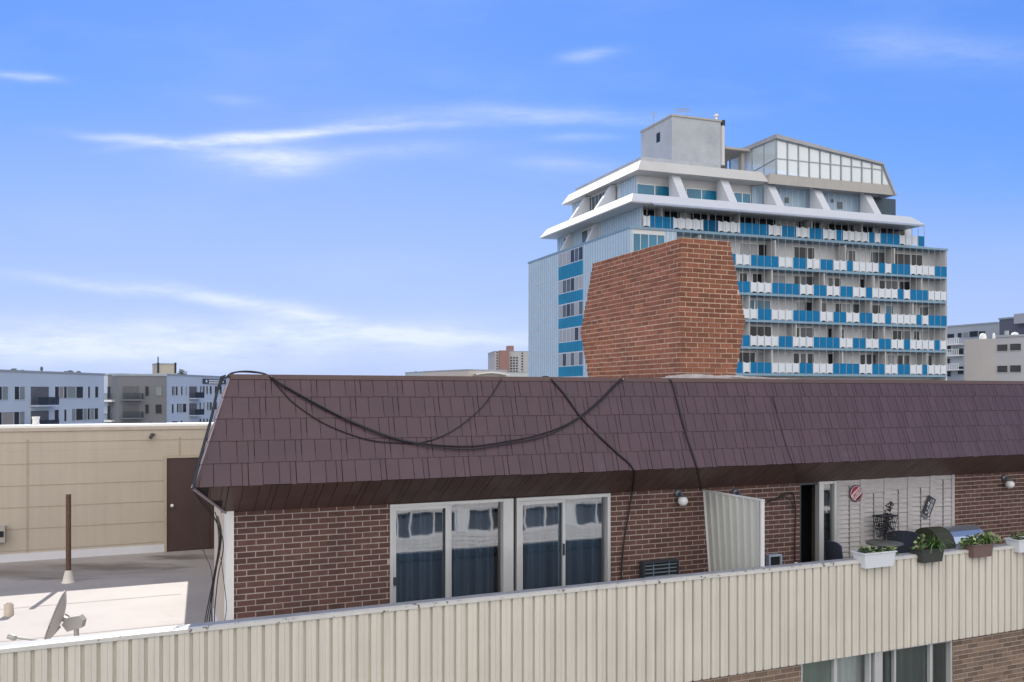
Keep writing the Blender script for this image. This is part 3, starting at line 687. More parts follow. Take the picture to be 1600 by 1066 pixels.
# planters
leafG = mat('leaf_green', (.07,.14,.03), .55, tint=.5, nscale=20, namt=.2)
leafY = mat('leaf_pale', (.30,.38,.16), .55, tint=.35)
leafD = mat('leaf_dark', (.03,.055,.03), .6, tint=.4)
flower = mat('pink_cream_flower', (.62,.48,.38), .6, tint=.3)
def leaf(mb, p, d, ln, wd, m):
    d = d.normalized(); s_ = d.cross(Vector((rnd.uniform(-1,1),rnd.uniform(-1,1),rnd.uniform(-.3,1)))).normalized()*wd
    q = p+d*ln*.5+Vector((0,0,.0)); e = p+d*ln-Vector((0,0,ln*.25))
    mb.add([p, q+s_, e, q-s_], [(0,1,2,3)], m)
def planter(x0, x1, ytop, ybot, label, m, hgt=.17):
    """trough hung over the parapet cap"""
    vf = PV+.10; u0, w1 = A.inv(x0, ytop, vf); u1, _ = A.inv(x1, ytop, vf); w0 = A.h((x0+x1)/2, ybot, vf)
    w1 = (w1+A.h(x1, ytop, vf))/2
    t = thing('planter', label, 'planter', A.pt((u0+u1)/2, PV-.02, w0), 'flower troughs hung on the parapet')
    mb = MB(); ins = .03; vb = vf-.22
    # the trough sits behind/over the cap: outer shell with open top
    lo = [A.pt(u0+ins,vb+ins,w0),A.pt(u1-ins,vb+ins,w0),A.pt(u1-ins,vf-ins*.5,w0),A.pt(u0+ins,vf-ins*.5,w0)]
    hi = [A.pt(u0,vb,w1),A.pt(u1,vb,w1),A.pt(u1,vf,w1),A.pt(u0,vf,w1)]
    k = 4; mb.add(lo+hi, [(i,(i+1)%4,4+(i+1)%4,4+i) for i in range(4)]+[(0,1,2,3)])
    hi2 = [A.pt(u0-.012,vb-.012,w1),A.pt(u1+.012,vb-.012,w1),A.pt(u1+.012,vf+.012,w1),A.pt(u0-.012,vf+.012,w1)]
    inn = [A.pt(u0+.015,vb+.015,w1),A.pt(u1-.015,vb+.015,w1),A.pt(u1-.015,vf-.015,w1),A.pt(u0+.015,vf-.015,w1)]
    dn = Vector((0,0,-.014))
    mb.add(hi2+[q+dn for q in hi2], [(i,(i+1)%4,4+(i+1)%4,4+i) for i in range(4)])
    mb.add(hi2+inn, [(i,(i+1)%4,4+(i+1)%4,4+i) for i in range(4)])
    mb.add(inn+[q+Vector((0,0,-.08)) for q in inn], [(i,(i+1)%4,4+(i+1)%4,4+i) for i in range(4)])
    mb.build('trough', m, t, recalc=False)
    mb = MB(); mb.quad(*[q+Vector((0,0,-.03)) for q in inn]); mb.build('soil', mat('potting_soil', (.03,.022,.016), .95, nscale=40, namt=.4), t)
    return t, u0, u1, (vf+vb)/2, w1
def foliage(t, spots, name='plant'):
    """spots: (u, v, w, n, spread, height, leaf length, width, mats list, droop)"""
    mb = MB()
    for (u, v, w, n, sp, hh, ll, lw, ms, dr) in spots:
        for i in range(n):
            a = rnd.uniform(0, 6.28); rr = rnd.random()**.6*sp; z = rnd.uniform(.0, 1)*hh*(1-.4*rr/sp)
            p = A.pt(u+rr*math.cos(a)*1.0, v+rr*math.sin(a)*.6, w-.02+z)
            leaf(mb, p, Vector((math.cos(a+.4)*A.d.x+rnd.uniform(-.6,.6), math.sin(a)+rnd.uniform(-.6,.6), rnd.uniform(-.4,.9)-dr)), ll*rnd.uniform(.6,1.3), lw, rnd.choice(ms))
    return mb.build(name, [leafG, leafY, leafD, flower], t, recalc=False)
def blades(t, u, v, w, n, ln, m=0):
    mb = MB()
    for i in range(n):
        a = rnd.uniform(0,6.28); l_ = ln*rnd.uniform(.6,1.2); bend = rnd.uniform(.3,1); P = []
        for k in range(6):
            s_ = k/5; P.append(A.pt(u+math.cos(a)*l_*s_*bend, v+math.sin(a)*l_*s_*.5*bend, w+l_*(s_*.8-bend*s_*s_*.9)))
        for k in range(5):
            wd = .010*(1-k/6); s_ = Vector((math.sin(a),math.cos(a),0))*wd+Vector((A.d.x,A.d.y,0))*wd
            mb.add([P[k]-s_, P[k]+s_, P[k+1]+s_*.8, P[k+1]-s_*.8], [(0,1,2,3)], m)
    return mb.build('grass_plant', [leafG, leafY, leafD], t, recalc=False)
pw = mat('white_plastic', (.70,.73,.78), .4, namt=.03); pg = mat('dark_green_plastic', (.045,.05,.045), .5, namt=.1); pb = mat('brown_plastic', (.17,.11,.10), .5, namt=.1)
t, u0, u1, vm, w1 = planter(1351, 1400, 863, 887, 'white flower trough on the parapet in front of the round table', pw)
foliage(t, [(u0+.15,vm,w1,26,.08,.10,.06,.02,[1,2,0],0),((u0+u1)/2,vm,w1,60,.22,.08,.08,.02,[2,2,0],.2),(u1-.12,vm+.04,w1,40,.13,.07,.09,.02,[1,0],.3)])
t, u0, u1, vm, w1 = planter(1441, 1476, 858, 879, 'dark green trough with grassy plants between the white and brown troughs', pg)
foliage(t, [(u0+.1,vm,w1+.02,70,.10,.20,.07,.022,[1,0,0,1,2,3],.1),((u0+u1)/2,vm,w1,20,.1,.1,.06,.02,[2,0],0)])
blades(t, u1-.12, vm+.05, w1, 90, .36, 0)
t, u0, u1, vm, w1 = planter(1521, 1553, 851, 871, 'brown flower trough with a bushy green and cream plant', pb)
foliage(t, [(u0+.08,vm,w1,90,.14,.14,.06,.02,[0,0,1,2],0),((u0+u1)/2,vm,w1,110,.2,.13,.06,.02,[0,1,0,2],0),(u1-.02,vm,w1,110,.20,.20,.07,.022,[0,1,0,1,3],.3)])
blades(t, u1-.1, vm+.05, w1, 40, .25, 0)
t, u0, u1, vm, w1 = planter(1592, 1640, 842, 862, 'white flower trough at the right end of the parapet', pw)
foliage(t, [(u0+.2,vm,w1,60,.2,.12,.07,.02,[0,1,2],0)])

# table, chairs, wire planter, grill
dkmetal = mat('dark_metal', (.03,.035,.04), .45, .3); dkfab = mat('navy_fabric', (.018,.025,.045), .8, namt=.2)
u, w = A.inv(1382, 853, .75); tb = thing('round_table', 'small round dark table behind the white trough', 'table', A.pt(u, .75, FLOOR))
tw = -2.17
mb = MB(); mb.lathe(A.pt(u,.75,tw), [(0,0),(.25,0),(.255,.012),(.25,.025),(0,.026)], 30); mb.build('tabletop', mat('grey_stone_top', (.10,.105,.10), .5, nscale=8), tb)
for k in range(3):
    a = k*2.1+.4; mb = MB(); mb.tube([A.pt(u+.06*math.cos(a),.75+.06*math.sin(a),tw), A.pt(u+.08*math.cos(a),.75+.08*math.sin(a),tw-.6), A.pt(u+.26*math.cos(a),.75+.26*math.sin(a),FLOOR)], .014, 8); mb.build('leg', dkmetal, tb)
def chair(u, v, face, label, wtop, wide=.5):
    """face: angle in frame A of the sitting direction"""
    t = thing('patio_chair', label, 'chair', A.pt(u, v, FLOOR), 'dark patio chairs at the table')
    cf, sf = math.cos(face), math.sin(face)
    def P(a, b, w): return A.pt(u+a*cf-b*sf, v+a*sf+b*cf, w)
    h = wtop
    mb = MB(); P0 = [P(-.22,-wide/2,FLOOR+.42),P(.22,-wide/2,FLOOR+.44),P(.22,wide/2,FLOOR+.44),P(-.22,wide/2,FLOOR+.42)]
    mb.prism(P0, [q+Vector((0,0,.05)) for q in P0]); mb.build('seat', dkfab, t)
    mb = MB(); n_ = 8; 
    lo, hi = [], []
    for i in range(n_+1):
        b = -wide/2+wide*i/n_; cu = .05*(1-(2*i/n_-1)**2); rr = .05*abs(2*i/n_-1)**4
        lo.append((b, cu)); hi.append((b*.94, cu, rr))
    vs = [P(-.20-c_, b, FLOOR+.47) for b, c_ in lo]+[P(-.32-c_, b, h-r_) for b, c_, r_ in hi]
    vs2 = [q+Vector((A.d.x*.03*cf, A.d.y*.03*cf, 0)) for q in vs]; k = n_+1
    fs = [(i,i+1,k+i+1,k+i) for i in range(n_)]
    mb.add(vs+vs2, fs+[tuple(2*k+j for j in f) for f in fs]+[(k+i,k+i+1,3*k+i+1,3*k+i) for i in range(n_)]+[(0,k,3*k,2*k),(n_,k+n_,3*k+n_,2*k+n_)])
    mb.build('backrest', dkfab, t)
    for a, b in ((.2,-wide/2),(.2,wide/2),(-.2,-wide/2),(-.2,wide/2)):
        mb = MB(); mb.tube([P(a,b,FLOOR+.43),P(a*1.15,b,FLOOR)], .012, 8); mb.build('leg', dkmetal, t)
    for b in (-wide/2-.02, wide/2+.02):
        mb = MB(); mb.tube([P(-.24,b,FLOOR+.66),P(.1,b,FLOOR+.67),P(.2,b,FLOOR+.62),P(.2,b,FLOOR+.44)], .014, 8); mb.build('armrest', dkmetal, t)
uc, wc = A.inv(1328, 843, .7); chair(uc, .7, 0, 'dark patio chair beside the doorway, left of the table', wc, .30)
uc, wc = A.inv(1415, 836, .55); chair(uc+.0, .45, 2.6, 'dark patio chair with wide back right of the table', wc-.0, .50)
# wire basket planter on a stand against the shutters
u, w = A.inv(1383, 806, .22); wb = thing('wire_planter', 'black wire planter stand with dried leafy stems before the shutters', 'planter', A.pt(u, .22, FLOOR))
mb = MB(); hw = .17
for k in range(9):
    f = -1+2*k/8
    for s_ in (-1, 1): mb.tube([A.pt(u+f*hw, .22+s_*.08, w), A.pt(u+f*hw*.55, .22+s_*.06, w-.33)], .005, 4)
for z, q in ((0,1),(-.10,.87),(-.2,.74),(-.33,.55)):
    P = [A.pt(u+a*hw*q, .22+b*.08, w+z) for a, b in ((-1,-1),(1,-1),(1,1),(-1,1),(-1,-1))]; mb.tube(P, .006 if z else .012, 4)
mb.tube([A.pt(u,.22,w-.3),A.pt(u,.22,FLOOR)], .015, 8); mb.tube([A.pt(u-.2,.22,FLOOR+.02),A.pt(u+.2,.22,FLOOR+.02)], .015, 6)
mb.build('wire_basket', dkmetal, wb)
mb = MB()
for i in range(170):
    f = rnd.random(); p = A.pt(u+rnd.uniform(-.12,.12), .22+rnd.uniform(-.06,.06), w-.30*f); leaf(mb, p, Vector((rnd.uniform(-1,1),rnd.uniform(-1,1),rnd.uniform(-1,1))), .05, .016, 0)
for i in range(70):
    f = rnd.random(); p = A.pt(u+.03+.09*f+rnd.uniform(-.03,.03), .22+rnd.uniform(-.04,.04), w+.20*f); leaf(mb, p, Vector((rnd.uniform(-1,1),rnd.uniform(-1,1),rnd.uniform(-.3,1))), .05, .016, 0)
mb.build('dried_plant', mat('dried_leaf', (.045,.042,.05), .8, tint=.5), wb, recalc=False)
# grill
gu0, gw = A.inv(1444, 812, .55); gu1 = A.u(1520, .55)
gr = thing('barbecue_grill', 'barbecue grill with polished steel lid below the crooked sign', 'grill', A.pt((gu0+gu1)/2, .5, FLOOR))
steel = mat('polished_steel', (.50,.56,.63), .32, .85, namt=.05)
def hood(mb, ua, ub, m, r=1, cv=.42, w0=-2.42, hh=.36):
    n_ = 10; ring = []
    for i in range(n_+1):
        a = math.pi*i/n_; ring.append((cv+.27*r*math.cos(a), w0+hh*r*math.sin(a)**.8))
    for (a, b), (c_, d_) in zip(ring[:-1], ring[1:]): mb.add([A.pt(ua,a,b),A.pt(ub,a,b),A.pt(ub,c_,d_),A.pt(ua,c_,d_)], [(0,1,2,3)], m, sm=True)
    for q in (ua, ub): mb.add([A.pt(q,a,b) for a, b in ring], [tuple(range(n_+1))], m)
g_a, g_b, g_c = A.u(1452,.5), A.u(1476,.5), A.u(1527,.5)
mb = MB(); hood(mb, g_b, g_c, 0); mb.box(A, g_b+.38*(g_c-g_b)*1.2, g_b+.38*(g_c-g_b)*1.2+.02, .40, .70, -2.42, -2.41, 0)
mb.tube([A.pt(g_b+.08,.70,-2.36),A.pt(g_b+.08,.74,-2.34),A.pt(g_c-.08,.74,-2.34),A.pt(g_c-.08,.70,-2.36)], .012, 8); mb.build('lid', steel, gr, recalc=False)
mb = MB(); hood(mb, g_a, g_b-.002, 0, 1.04, .43); mb.build('lid_shade_end', mat('dark_olive_lid_shade', (.035,.04,.025), .7, namt=.2), gr, recalc=False)  # dark olive colour stands in for the shaded left end of the lid
mb = MB(); mb.box(A, g_a, g_c, .15, .70, -2.62, -2.422); mb.box(A, g_a+.05, g_c-.05, .2, .65, FLOOR+.1, -2.622); mb.build('firebox', mat('dark_grill_body', (.04,.042,.045), .5), gr)
for q in (g_a+.06, g_c-.06):
    for b in (.2, .62):
        mb = MB(); mb.tube([A.pt(q,b,FLOOR+.12),A.pt(q,b,FLOOR)], .025, 8); mb.build('leg', dkmetal, gr)
mb = MB(); mb.box(A, g_c, g_c+.22, .2, .66, -2.47, -2.44); mb.build('side_shelf', steel, gr)
# small white post cap by the doorway
u, w = A.inv(1244, 885, PV-.3); mb = MB(); mb.tube([A.pt(u,PV-.3,FLOOR),A.pt(u,PV-.3,w+.02)], .014, 8); mb.tube([A.pt(u,PV-.3,w),A.pt(u,PV-.3,w+.05)], .022, 10)
tag(mb.build('short_post', white_m), 'short white post behind the parapet left of the open doorway', 'post')

# ---------------------------------------------------------------- cream building behind the roof deck
CV = -10.0
cb = thing('rooftop_block', 'long cream panelled rooftop block with white capped edge behind the roof deck', 'building', A.pt(-12, CV-4, FLOOR))
cT = -.66
mb = MB(); mb.box(A, -30, 16, CV-9, CV, -3.6, cT-.50); mb.box(A, -30, 16, CV-.5, CV, cT-.499, cT-.10); mb.build('wall', creamwall, cb)
mb = MB(); mb.box(A, -30, 16, CV-.62, CV+.035, cT-.03, cT+.02, 0); mb.box(A, -30, 16, CV+.001, CV+.03, cT-.10, cT-.031, 1); mb.box(A, -30, 16, CV-.1, CV-.0, cT-.101,cT-.031,1); mb.build('roof_cap', [white_m, mat('cream_fascia', (.45,.39,.32), .6)], cb)
mb = MB()
for k in range(6):
    w = cT-.32-.44*k
    if w > FLOOR+.2: mb.box(A, -30, 16, CV+.001, CV+.009, w-.008, w, 0)
for x in (41, 279, 468):
    q = A.u(x, CV); mb.box(A, q, q+.045, CV+.001, CV+.006, FLOOR, cT-.27, 0)
mb.build('panel_seams', creamseam, cb)
mb = MB(); mb.box(A, -30, A.u(258, CV), CV+.001, CV+.03, FLOOR, FLOOR+.16); mb.build('base_flashing', flash_m, cb)
du0 = A.u(260.5, CV+.05); du1 = A.u(352, CV+.05); dt = A.h(300, 715, CV+.05)
mb = MB(); mb.box(A, du0, du1, CV+.002, CV+.06, FLOOR+.005, dt); 
for q in (.0,): mb.box(A, du0-.05, du0-.001, CV+.002, CV+.09, FLOOR+.005, dt+.05, 1); mb.box(A, du0, du1, CV+.002, CV+.09, dt+.001, dt+.05, 1); mb.box(A, du0+.86, du0+.88, CV+.061, CV+.07, FLOOR+.02, dt-.02, 0); [mb.box(A, du0+.82, du0+.86, CV+.061, CV+.075, FLOOR+q_, FLOOR+q_+.1, 0) for q_ in (.3,1.0,1.7)]
d_ = mb.build('door', [browndoor, mat('cream_door_edge', (.42,.35,.27), .6)], cb)
q, w = A.inv(269, 790, CV+.07); mb = MB(); mb.lathe(A.pt(q,CV+.06,w), [(0,.0),(.02,0),(.02,.03),(.04,.05),(.03,.075),(0,.08)], 12, axis=(A.n.x,A.n.y,0)); mb.build('door_knob', mat('brass_white', (.7,.7,.66), .3), d_)
q, w = A.inv(238, 682, CV+.15); mb = MB(); mb.tube([A.pt(q,CV+.01,w+.03),A.pt(q-.03,CV+.2,w-.02)], .04, 8); mb.tube([A.pt(q+.05,CV+.01,w+.04),A.pt(q,CV+.1,w+.01)], .015, 6); tag(mb.build('security_camera', mat('camera_dark', (.06,.055,.05), .5)), 'small dark camera high on the cream wall', 'camera')
q, w = A.inv(1, 836, CV+.2); mb = MB(); mb.box(A, q-.3, q+.07, CV+.001, CV+.18, w-.16, w+.16); mb.box(A, q-.28, q+.05, CV+.181, CV+.186, w-.05, w+.07, 1)
tag(mb.build('vent_box', [mat('grey_vent', (.36,.34,.31), .6), room]), 'grey vent box low on the cream wall at the left picture edge', 'vent')
q, w = A.inv(56, 659, CV-.4); mb = MB(); c = A.pt(q, CV-.4, cT+.02); mb.lathe(c, [(.0,.17),(.075,.17),(.075,.13),(.065,.12),(.065,.03),(.09,0)], 14)
tag(mb.build('roof_vent', mat('vent_white', (.66,.65,.62), .6)), 'white round vent standing on the cream block roof', 'roof vent')
mb = MB()
for i in range(7):
    q = A.u(233+i*3, CV-.3); mb.add([A.pt(q,CV-.3-.1*rnd.random(),cT+.021),A.pt(q+.10,CV-.2,cT+.021),A.pt(q+.12,CV-.35,cT+.03+rnd.random()*.03),A.pt(q+.03,CV-.4,cT+.03)], [(0,1,2,3),(0,1,2),(0,2,3)])
tag(mb.build('roof_debris', mat('blue_grey_plastic', (.25,.27,.34), .6)), 'crumpled blue grey sheet lying on the cream block roof', 'debris')

# roof deck things
def ondeck(x, y): # sight line meets the deck
    t = (-FLOOR)/((y-HZ)/F0); return Vector(((x-800)/F0*t, t, CH+FLOOR))
p = ondeck(107, 910); hp = (910-772)/F0*p.y
vp = thing('vent_pipe', 'tall rusty brown pipe rising from the roof deck', 'pipe', p)
mb = MB(); mb.tube([p+Vector((0,0,.1)), p+Vector((0,0,hp))], .045, 14); mb.build('pipe', rust, vp)
mb = MB(); mb.lathe(p, [(.12,0),(.10,.03),(.085,.10),(.06,.20),(.052,.22)], 14); mb.build('boot', mat('white_boot', (.66,.62,.56), .7), vp)
p = ondeck(14, 962); mb = MB(); mb.lathe(p, [(.07,0),(.07,.19),(.055,.19),(.055,.05)], 14); tag(mb.build('pipe_stub', mat('cream_pipe', (.55,.48,.40), .7)), 'short cream pipe stub on the sunlit roof deck', 'pipe')
# satellite dish
dz = 10.9; c = Vector(((90-800)/F0*dz, dz, CH-(965-HZ)/F0*dz))
sdh = thing('satellite_dish', 'grey satellite dish seen edge on behind the parapet', 'satellite dish', Vector((c.x+.12, c.y, CH+FLOOR)))
ax_d = Vector((-.88, -.28, .33)).normalized(); mb = MB()
a_u = Vector((.36,.0,.93)).normalized(); a_u = (a_u-ax_d*a_u.dot(ax_d)).normalized(); a_s = ax_d.cross(a_u)
vs = []; fs = []; K = 28; RR = 6
for i in range(RR+1):
    f = i/RR
    for j in range(K):
        a = 2*math.pi*j/K; vs.append(c+a_u*(.335*f*math.cos(a))+a_s*(.29*f*math.sin(a))+ax_d*(.085*f*f-.05))
for i in range(RR):
    for j in range(K): fs.append((i*K+j, i*K+(j+1)%K, (i+1)*K+(j+1)%K, (i+1)*K+j))
mb.add(vs, fs, sm=True); mb.add([q-ax_d*.012 for q in vs], fs, sm=True); mb.tube([vs[RR*K+j] for j in range(K)]+[vs[RR*K]], .008, 5)
mb.build('reflector', mat('dish_grey', (.50,.48,.47), .5, namt=.08), sdh, recalc=False)
bk = c-ax_d*.07; mb = MB(); fb = mat('mount_grey', (.40,.39,.37), .5, .3)
foot = Vector((c.x+.20, c.y+.02, CH+FLOOR)); piv = bk+Vector((.16,0,-.06))
mb.tube([bk, piv], .035, 8); mb.tube([bk+Vector((0,.05,.05)), piv+Vector((.03,.05,0))], .012, 6); mb.tube([piv+Vector((0,0,.03)), Vector((piv.x+.02,piv.y,foot.z))], .03, 12)
P = [piv+Vector(q) for q in ((-.16,-.05,.0),(-.08,-.05,.09),(.06,-.05,.11),(.11,-.05,.05),(.09,-.05,-.04),(-.09,-.05,-.09))]; mb.prism(P, [q+Vector((0,.1,0)) for q in P])
mb.build('mount', fb, sdh)
mb = MB(); e = c-a_u*.33+ax_d*.02; lnb = c+ax_d*.42-a_u*.38; mb.tube([bk-a_u*.1, e, lnb], .014, 6); mb.lathe(lnb, [(0,-.05),(.03,-.05),(.035,.03),(.02,.06),(0,.06)], 10, axis=-ax_d); mb.build('feed_arm', fb, sdh)

# ================================================================ blue and white tower
C0 = Vector((11.6, 85.0)); r_ = Vector((.945,.327)).normalized(); l_ = Vector((-.383,.924)).normalized()
TF = Fr(C0, r_); TL = Fr(C0, l_, flip=True)
if TL.n.dot(-C0) < 0: TL = Fr(C0, l_)
def T(a, b, h): q = C0+r_*a+l_*b; return Vector((q.x, q.y, CH+h))
def ring(a0, a1, b0, b1, h): return [T(a0,b0,h),T(a1,b0,h),T(a1,b1,h),T(a0,b1,h)]
tw_ = thing('tower_building', 'tall white apartment tower with blue and white balcony panels and a glass penthouse', 'building', T(20, 12, -CH))
conc = mat('tower_white_concrete', (.60,.605,.62), .7, nscale=.3, namt=.06, streak=.04)
concg = mat('tower_grey_concrete', (.40,.43,.47), .75, nscale=.35, namt=.16, bump=.1, bscale=1, dirt=((.29,.33,.38), .5, .25, .2))
concb = mat('tower_beige_concrete', (.40,.385,.37), .75, nscale=.4, namt=.08, streak=.08)
whitef = mat('tower_bright_fascia', (.56,.585,.63), .6, nscale=.4, namt=.04)
pale = mat('pale_green_panel', (.36,.49,.62), .5, nscale=.3, namt=.07, streak=.10)
blue = mat('blue_panel', (.003,.155,.36), .6, nscale=.6, namt=.10, spec=.15)
bluew = mat('blue_spandrel', (.012,.21,.38), .4, nscale=.4, namt=.22, spec=.3)
slab_m = mat('blue_grey_slab', (.19,.31,.42), .6, nscale=.6, namt=.12)
wpanel = mat('white_balcony_panel', (.60,.65,.72), .5, nscale=.5, namt=.05)
rod_m = mat('rod_grey', (.35,.36,.38), .5)
tdark = mat('tower_window_dark', (.018,.022,.03), .2, nscale=.8, namt=.5, spec=.3)
tmid = mat('tower_window_mid', (.075,.09,.105), .2, nscale=.8, namt=.4, spec=.4)
tcurt = mat('tower_window_curtain', (.34,.36,.38), .5, nscale=3, namt=.25, stretch=(2,2,.1))
tblue = mat('tower_window_blue', (.008,.15,.27), .15, nscale=.4, namt=.35, spec=.5)
HT = 16.4; LA, LB = 40.0, 24.9
hs_ = [2.14+2.78*k for k in range(5)]
pan_a = 5.2
mb = MB(); mb.prism(ring(0,LA,1.6,LB,-CH), ring(0,LA,1.6,LB,HT-.12)); mb.prism(ring(0,pan_a,.0,1.599,-CH), ring(0,pan_a,.0,1.599,HT-.12)); mb.prism(ring(LA-.18,LA,.02,1.599,-CH), ring(LA-.18,LA,.02,1.599,HT-.12))
mb.build('main_wall', conc, tw_)
mb = MB(); mb.prism(ring(-.08,LA+.05,-.1,LB+.05,HT-.119), ring(-.08,LA+.05,-.1,LB+.05,HT+.1)); mb.build('roof_ledge', slab_m, tw_)
# left side cladding: standing ribs and floor seams
b1, b2 = TL.u(911), TL.u(873)
def clad(mb, F, s0, s1, h0, h1, v=.02, per=.55, m=0):
    mb.box(F, s0, s1, .001, v, h0, h1, m); s = s0+per/2
    while s < s1: mb.box(F, s-.05, s+.05, v+.0005, v+.05, h0, h1, 1); s += per
def cladp(*a):
    mb = MB(); clad(mb, *a); mb.build('ribbed_cladding', [pale, mat('pale_rib', (.52,.62,.70), .5)], tw_)
fl = [HT-.12]+[HT-.12-2.9-2.78*k for k in range(11)]
fl = [HT-.13, 13.1, 10.3, 7.5, 4.75, 2.0, -.8, -3.6, -6.4, -9.2, -12, -14.9]
for k in range(11):
    for s0, s1 in ((.02, b1), (b2, LB)): cladp(TL, s0, s1, fl[k+1]+.09, fl[k])
cladp(TF, .02, pan_a, -15, HT-.13-3.0); cladp(TF, .02, .25, HT-3.1, HT-.13); cladp(TF, 3.9, pan_a, HT-3.1, HT-.13)
# spandrels and windows of the side column
for k in range(11):
    top = fl[k]; mb = MB(); sp_t = fl[k]-1.62; mb.box(TL, b1+.001, b2-.001, .001, .03, fl[k+1]-.0, sp_t)
    s = b1+.3
    while s < b2: mb.box(TL, s-.02, s+.02, .031, .06, fl[k+1], sp_t); s += .5
    mb.build('spandrel', bluew, tw_)
    if k < 6:
        npan = 6; mb = MB(); mb.box(TL, b1+.001, b2-.001, .001, .012, sp_t+.001, top, 1)
        for j in range(npan):
            a = b1+(b2-b1)*j/npan; b = b1+(b2-b1)*(j+1)/npan; mb.box(TL, a+.08, b-.08, .013, .03, sp_t+.10, top-.14, rnd.choice((0,2,2,3)))
        mb.build('window', [tdark, alum, tcurt, tmid], tw_)
mb = MB(); frame_rect(mb, TF, .27, 3.88, HT-3.0+.4, HT-.5, .001, .06, .09); 
for q in (1.1, 2.0, 2.95): mb.box(TF, q, q+.07, .002, .055, HT-2.5, HT-.6)
wf = mb.build('window', mat('tower_frame_white', (.55,.58,.6), .4), tw_); mb = MB(); mb.box(TF, .3, 3.85, .001, .03, HT-2.55, HT-.55); mb.build('pane', tblue, wf)
# balconies
RP = {
 6: "1150 W 1156 B 1201 W 1222 B 1244 W 1265 B 1286 W 1307 B 1317 W 1358 B 1367 W 1376 B 1405 W 1434 B 1444",
 5: "1150 W 1173.5 B 1217 W 1239.5 B 1261 W 1282 B 1302.5 W 1323.5 B 1333 W 1373.5 B 1383 W 1393.5 B 1422 W 1460.5 B 1479",
 4: "1150 B 1173 W 1206.5 B 1250 W 1271.5 B 1292 W 1313 B 1333 W 1353.5 B 1363 W 1403 B 1411.5 W 1422 B 1450 W 1479",
 3: "1150 B 1160 W 1184.5 B 1206 W 1239.5 B 1281.5 W 1302.5 B 1322.5 W 1343.5 B 1362.5 W 1383 B 1392 W 1431.5 B 1440 W 1450.5 B 1479",
 2: "1150 B 1172.5 W 1217 B 1239 W 1271.5 B 1312 W 1333 B 1352.5 W 1373.5 B 1392 W 1412 B 1421.5 W 1459.5 B 1468.5 W 1479",
 1: "1150 B 1161 W 1173 B 1206 W 1249.5 B 1270.5 W 1302 B 1342.5 W 1363 B 1382 W 1402.5 B 1421.5 W 1440.5 B 1449 W 1479"}
EXTRA6 = "1005 W 1016 B 1052 W 1099 B 1122 W 1157"
def runs(s):
    t = s.split(); return [(float(t[i]), t[i+1], float(t[i+2])) for i in range(0, len(t)-2, 2)]
def panel_run(F, u0, u1, h0, col, par, v=.06):
    n_ = max(1, round((u1-u0)/.87)); mb = MB(); hh = 1.12
    for i in range(n_):
        a = u0+(u1-u0)*i/n_; b = u0+(u1-u0)*(i+1)/n_
        if col == 'B': mb.box(F, a+.012, b-.012, v-.03, v, h0+.05, h0+.05+hh, 0)
        else:  # scalloped top and bottom edges
            K = 8; top = [(a+.012+(b-a-.024)*j/K, h0+.10+hh-.13*math.sin(math.pi*j/K)) for j in range(K+1)]
            bot = [(a+.012+(b-a-.024)*j/K, h0+.03+.15*math.sin(math.pi*j/K)) for j in range(K+1)]
            for j in range(K):
                mb.add([F.pt(bot[j][0],v,bot[j][1]),F.pt(bot[j+1][0],v,bot[j+1][1]),F.pt(top[j+1][0],v,top[j+1][1]),F.pt(top[j][0],v,top[j][1])], [(0,1,2,3)], 0, .5)
    mb.build('railing_panel', blue if col == 'B' else wpanel, par, recalc=False)
WIN = {5:[(1155,1184,'c'),(1184,1206,'d'),(1240,1261,'d'),(1261,1272,'d'),(1313,1324,'d'),(1324,1336,'m'),(1359,1383,'m'),(1394,1421,'d'),(1423,1440,'d')],
 4:[(1155,1167,'d'),(1175,1190,'d'),(1190,1226,'c'),(1240,1250,'d'),(1250,1272,'m'),(1293,1302,'m'),(1303,1313,'d'),(1343,1351,'d'),(1353,1361,'d'),(1373,1383,'d'),(1383,1403,'m'),(1404,1421,'d'),(1422,1441,'d')],
 3:[(1163,1178,'b'),(1179,1203,'b'),(1243,1256,'c'),(1256,1268,'d'),(1275,1290,'m'),(1304,1314,'d'),(1314,1328,'c'),(1332,1342,'m'),(1344,1358,'c'),(1360,1375,'d'),(1383,1395,'b'),(1407,1430,'c'),(1436,1450,'m'),(1450,1471,'c')],
 2:[(1161,1205,'d'),(1240,1249,'d'),(1250,1271,'m'),(1293,1302,'d'),(1302,1318,'m'),(1345,1361,'c'),(1363,1383,'d'),(1394,1408,'d'),(1408,1421,'m'),(1427,1436,'d'),(1437,1458,'c'),(1459,1468,'d')],
 1:[(1154,1179,'d'),(1180,1204,'c'),(1239,1248,'d'),(1250,1259,'m'),(1261,1271,'d'),(1293,1301,'d'),(1303,1312,'m'),(1343,1351,'d'),(1353,1361,'m'),(1363,1373,'m'),(1375,1383,'d'),(1386,1397,'c'),(1400,1410,'d'),(1411,1420,'m'),(1432,1440,'d'),(1441,1455,'m'),(1460,1470,'d')],
 6:[(1005,1033,'d'),(1037,1062,'d'),(1078,1105,'d'),(1108,1140,'d'),(1153,1180,'d'),(1183,1211,'d'),(1247,1264,'d'),(1266,1280,'d'),(1294,1326,'d'),(1328,1363,'d'),(1375,1413,'d')]}
RV = -1.62
wm = {'d': tdark, 'm': tmid, 'c': tcurt, 'b': tblue}
div_m = mat('tower_partition', (.50,.50,.50), .7, nscale=.5, namt=.06)
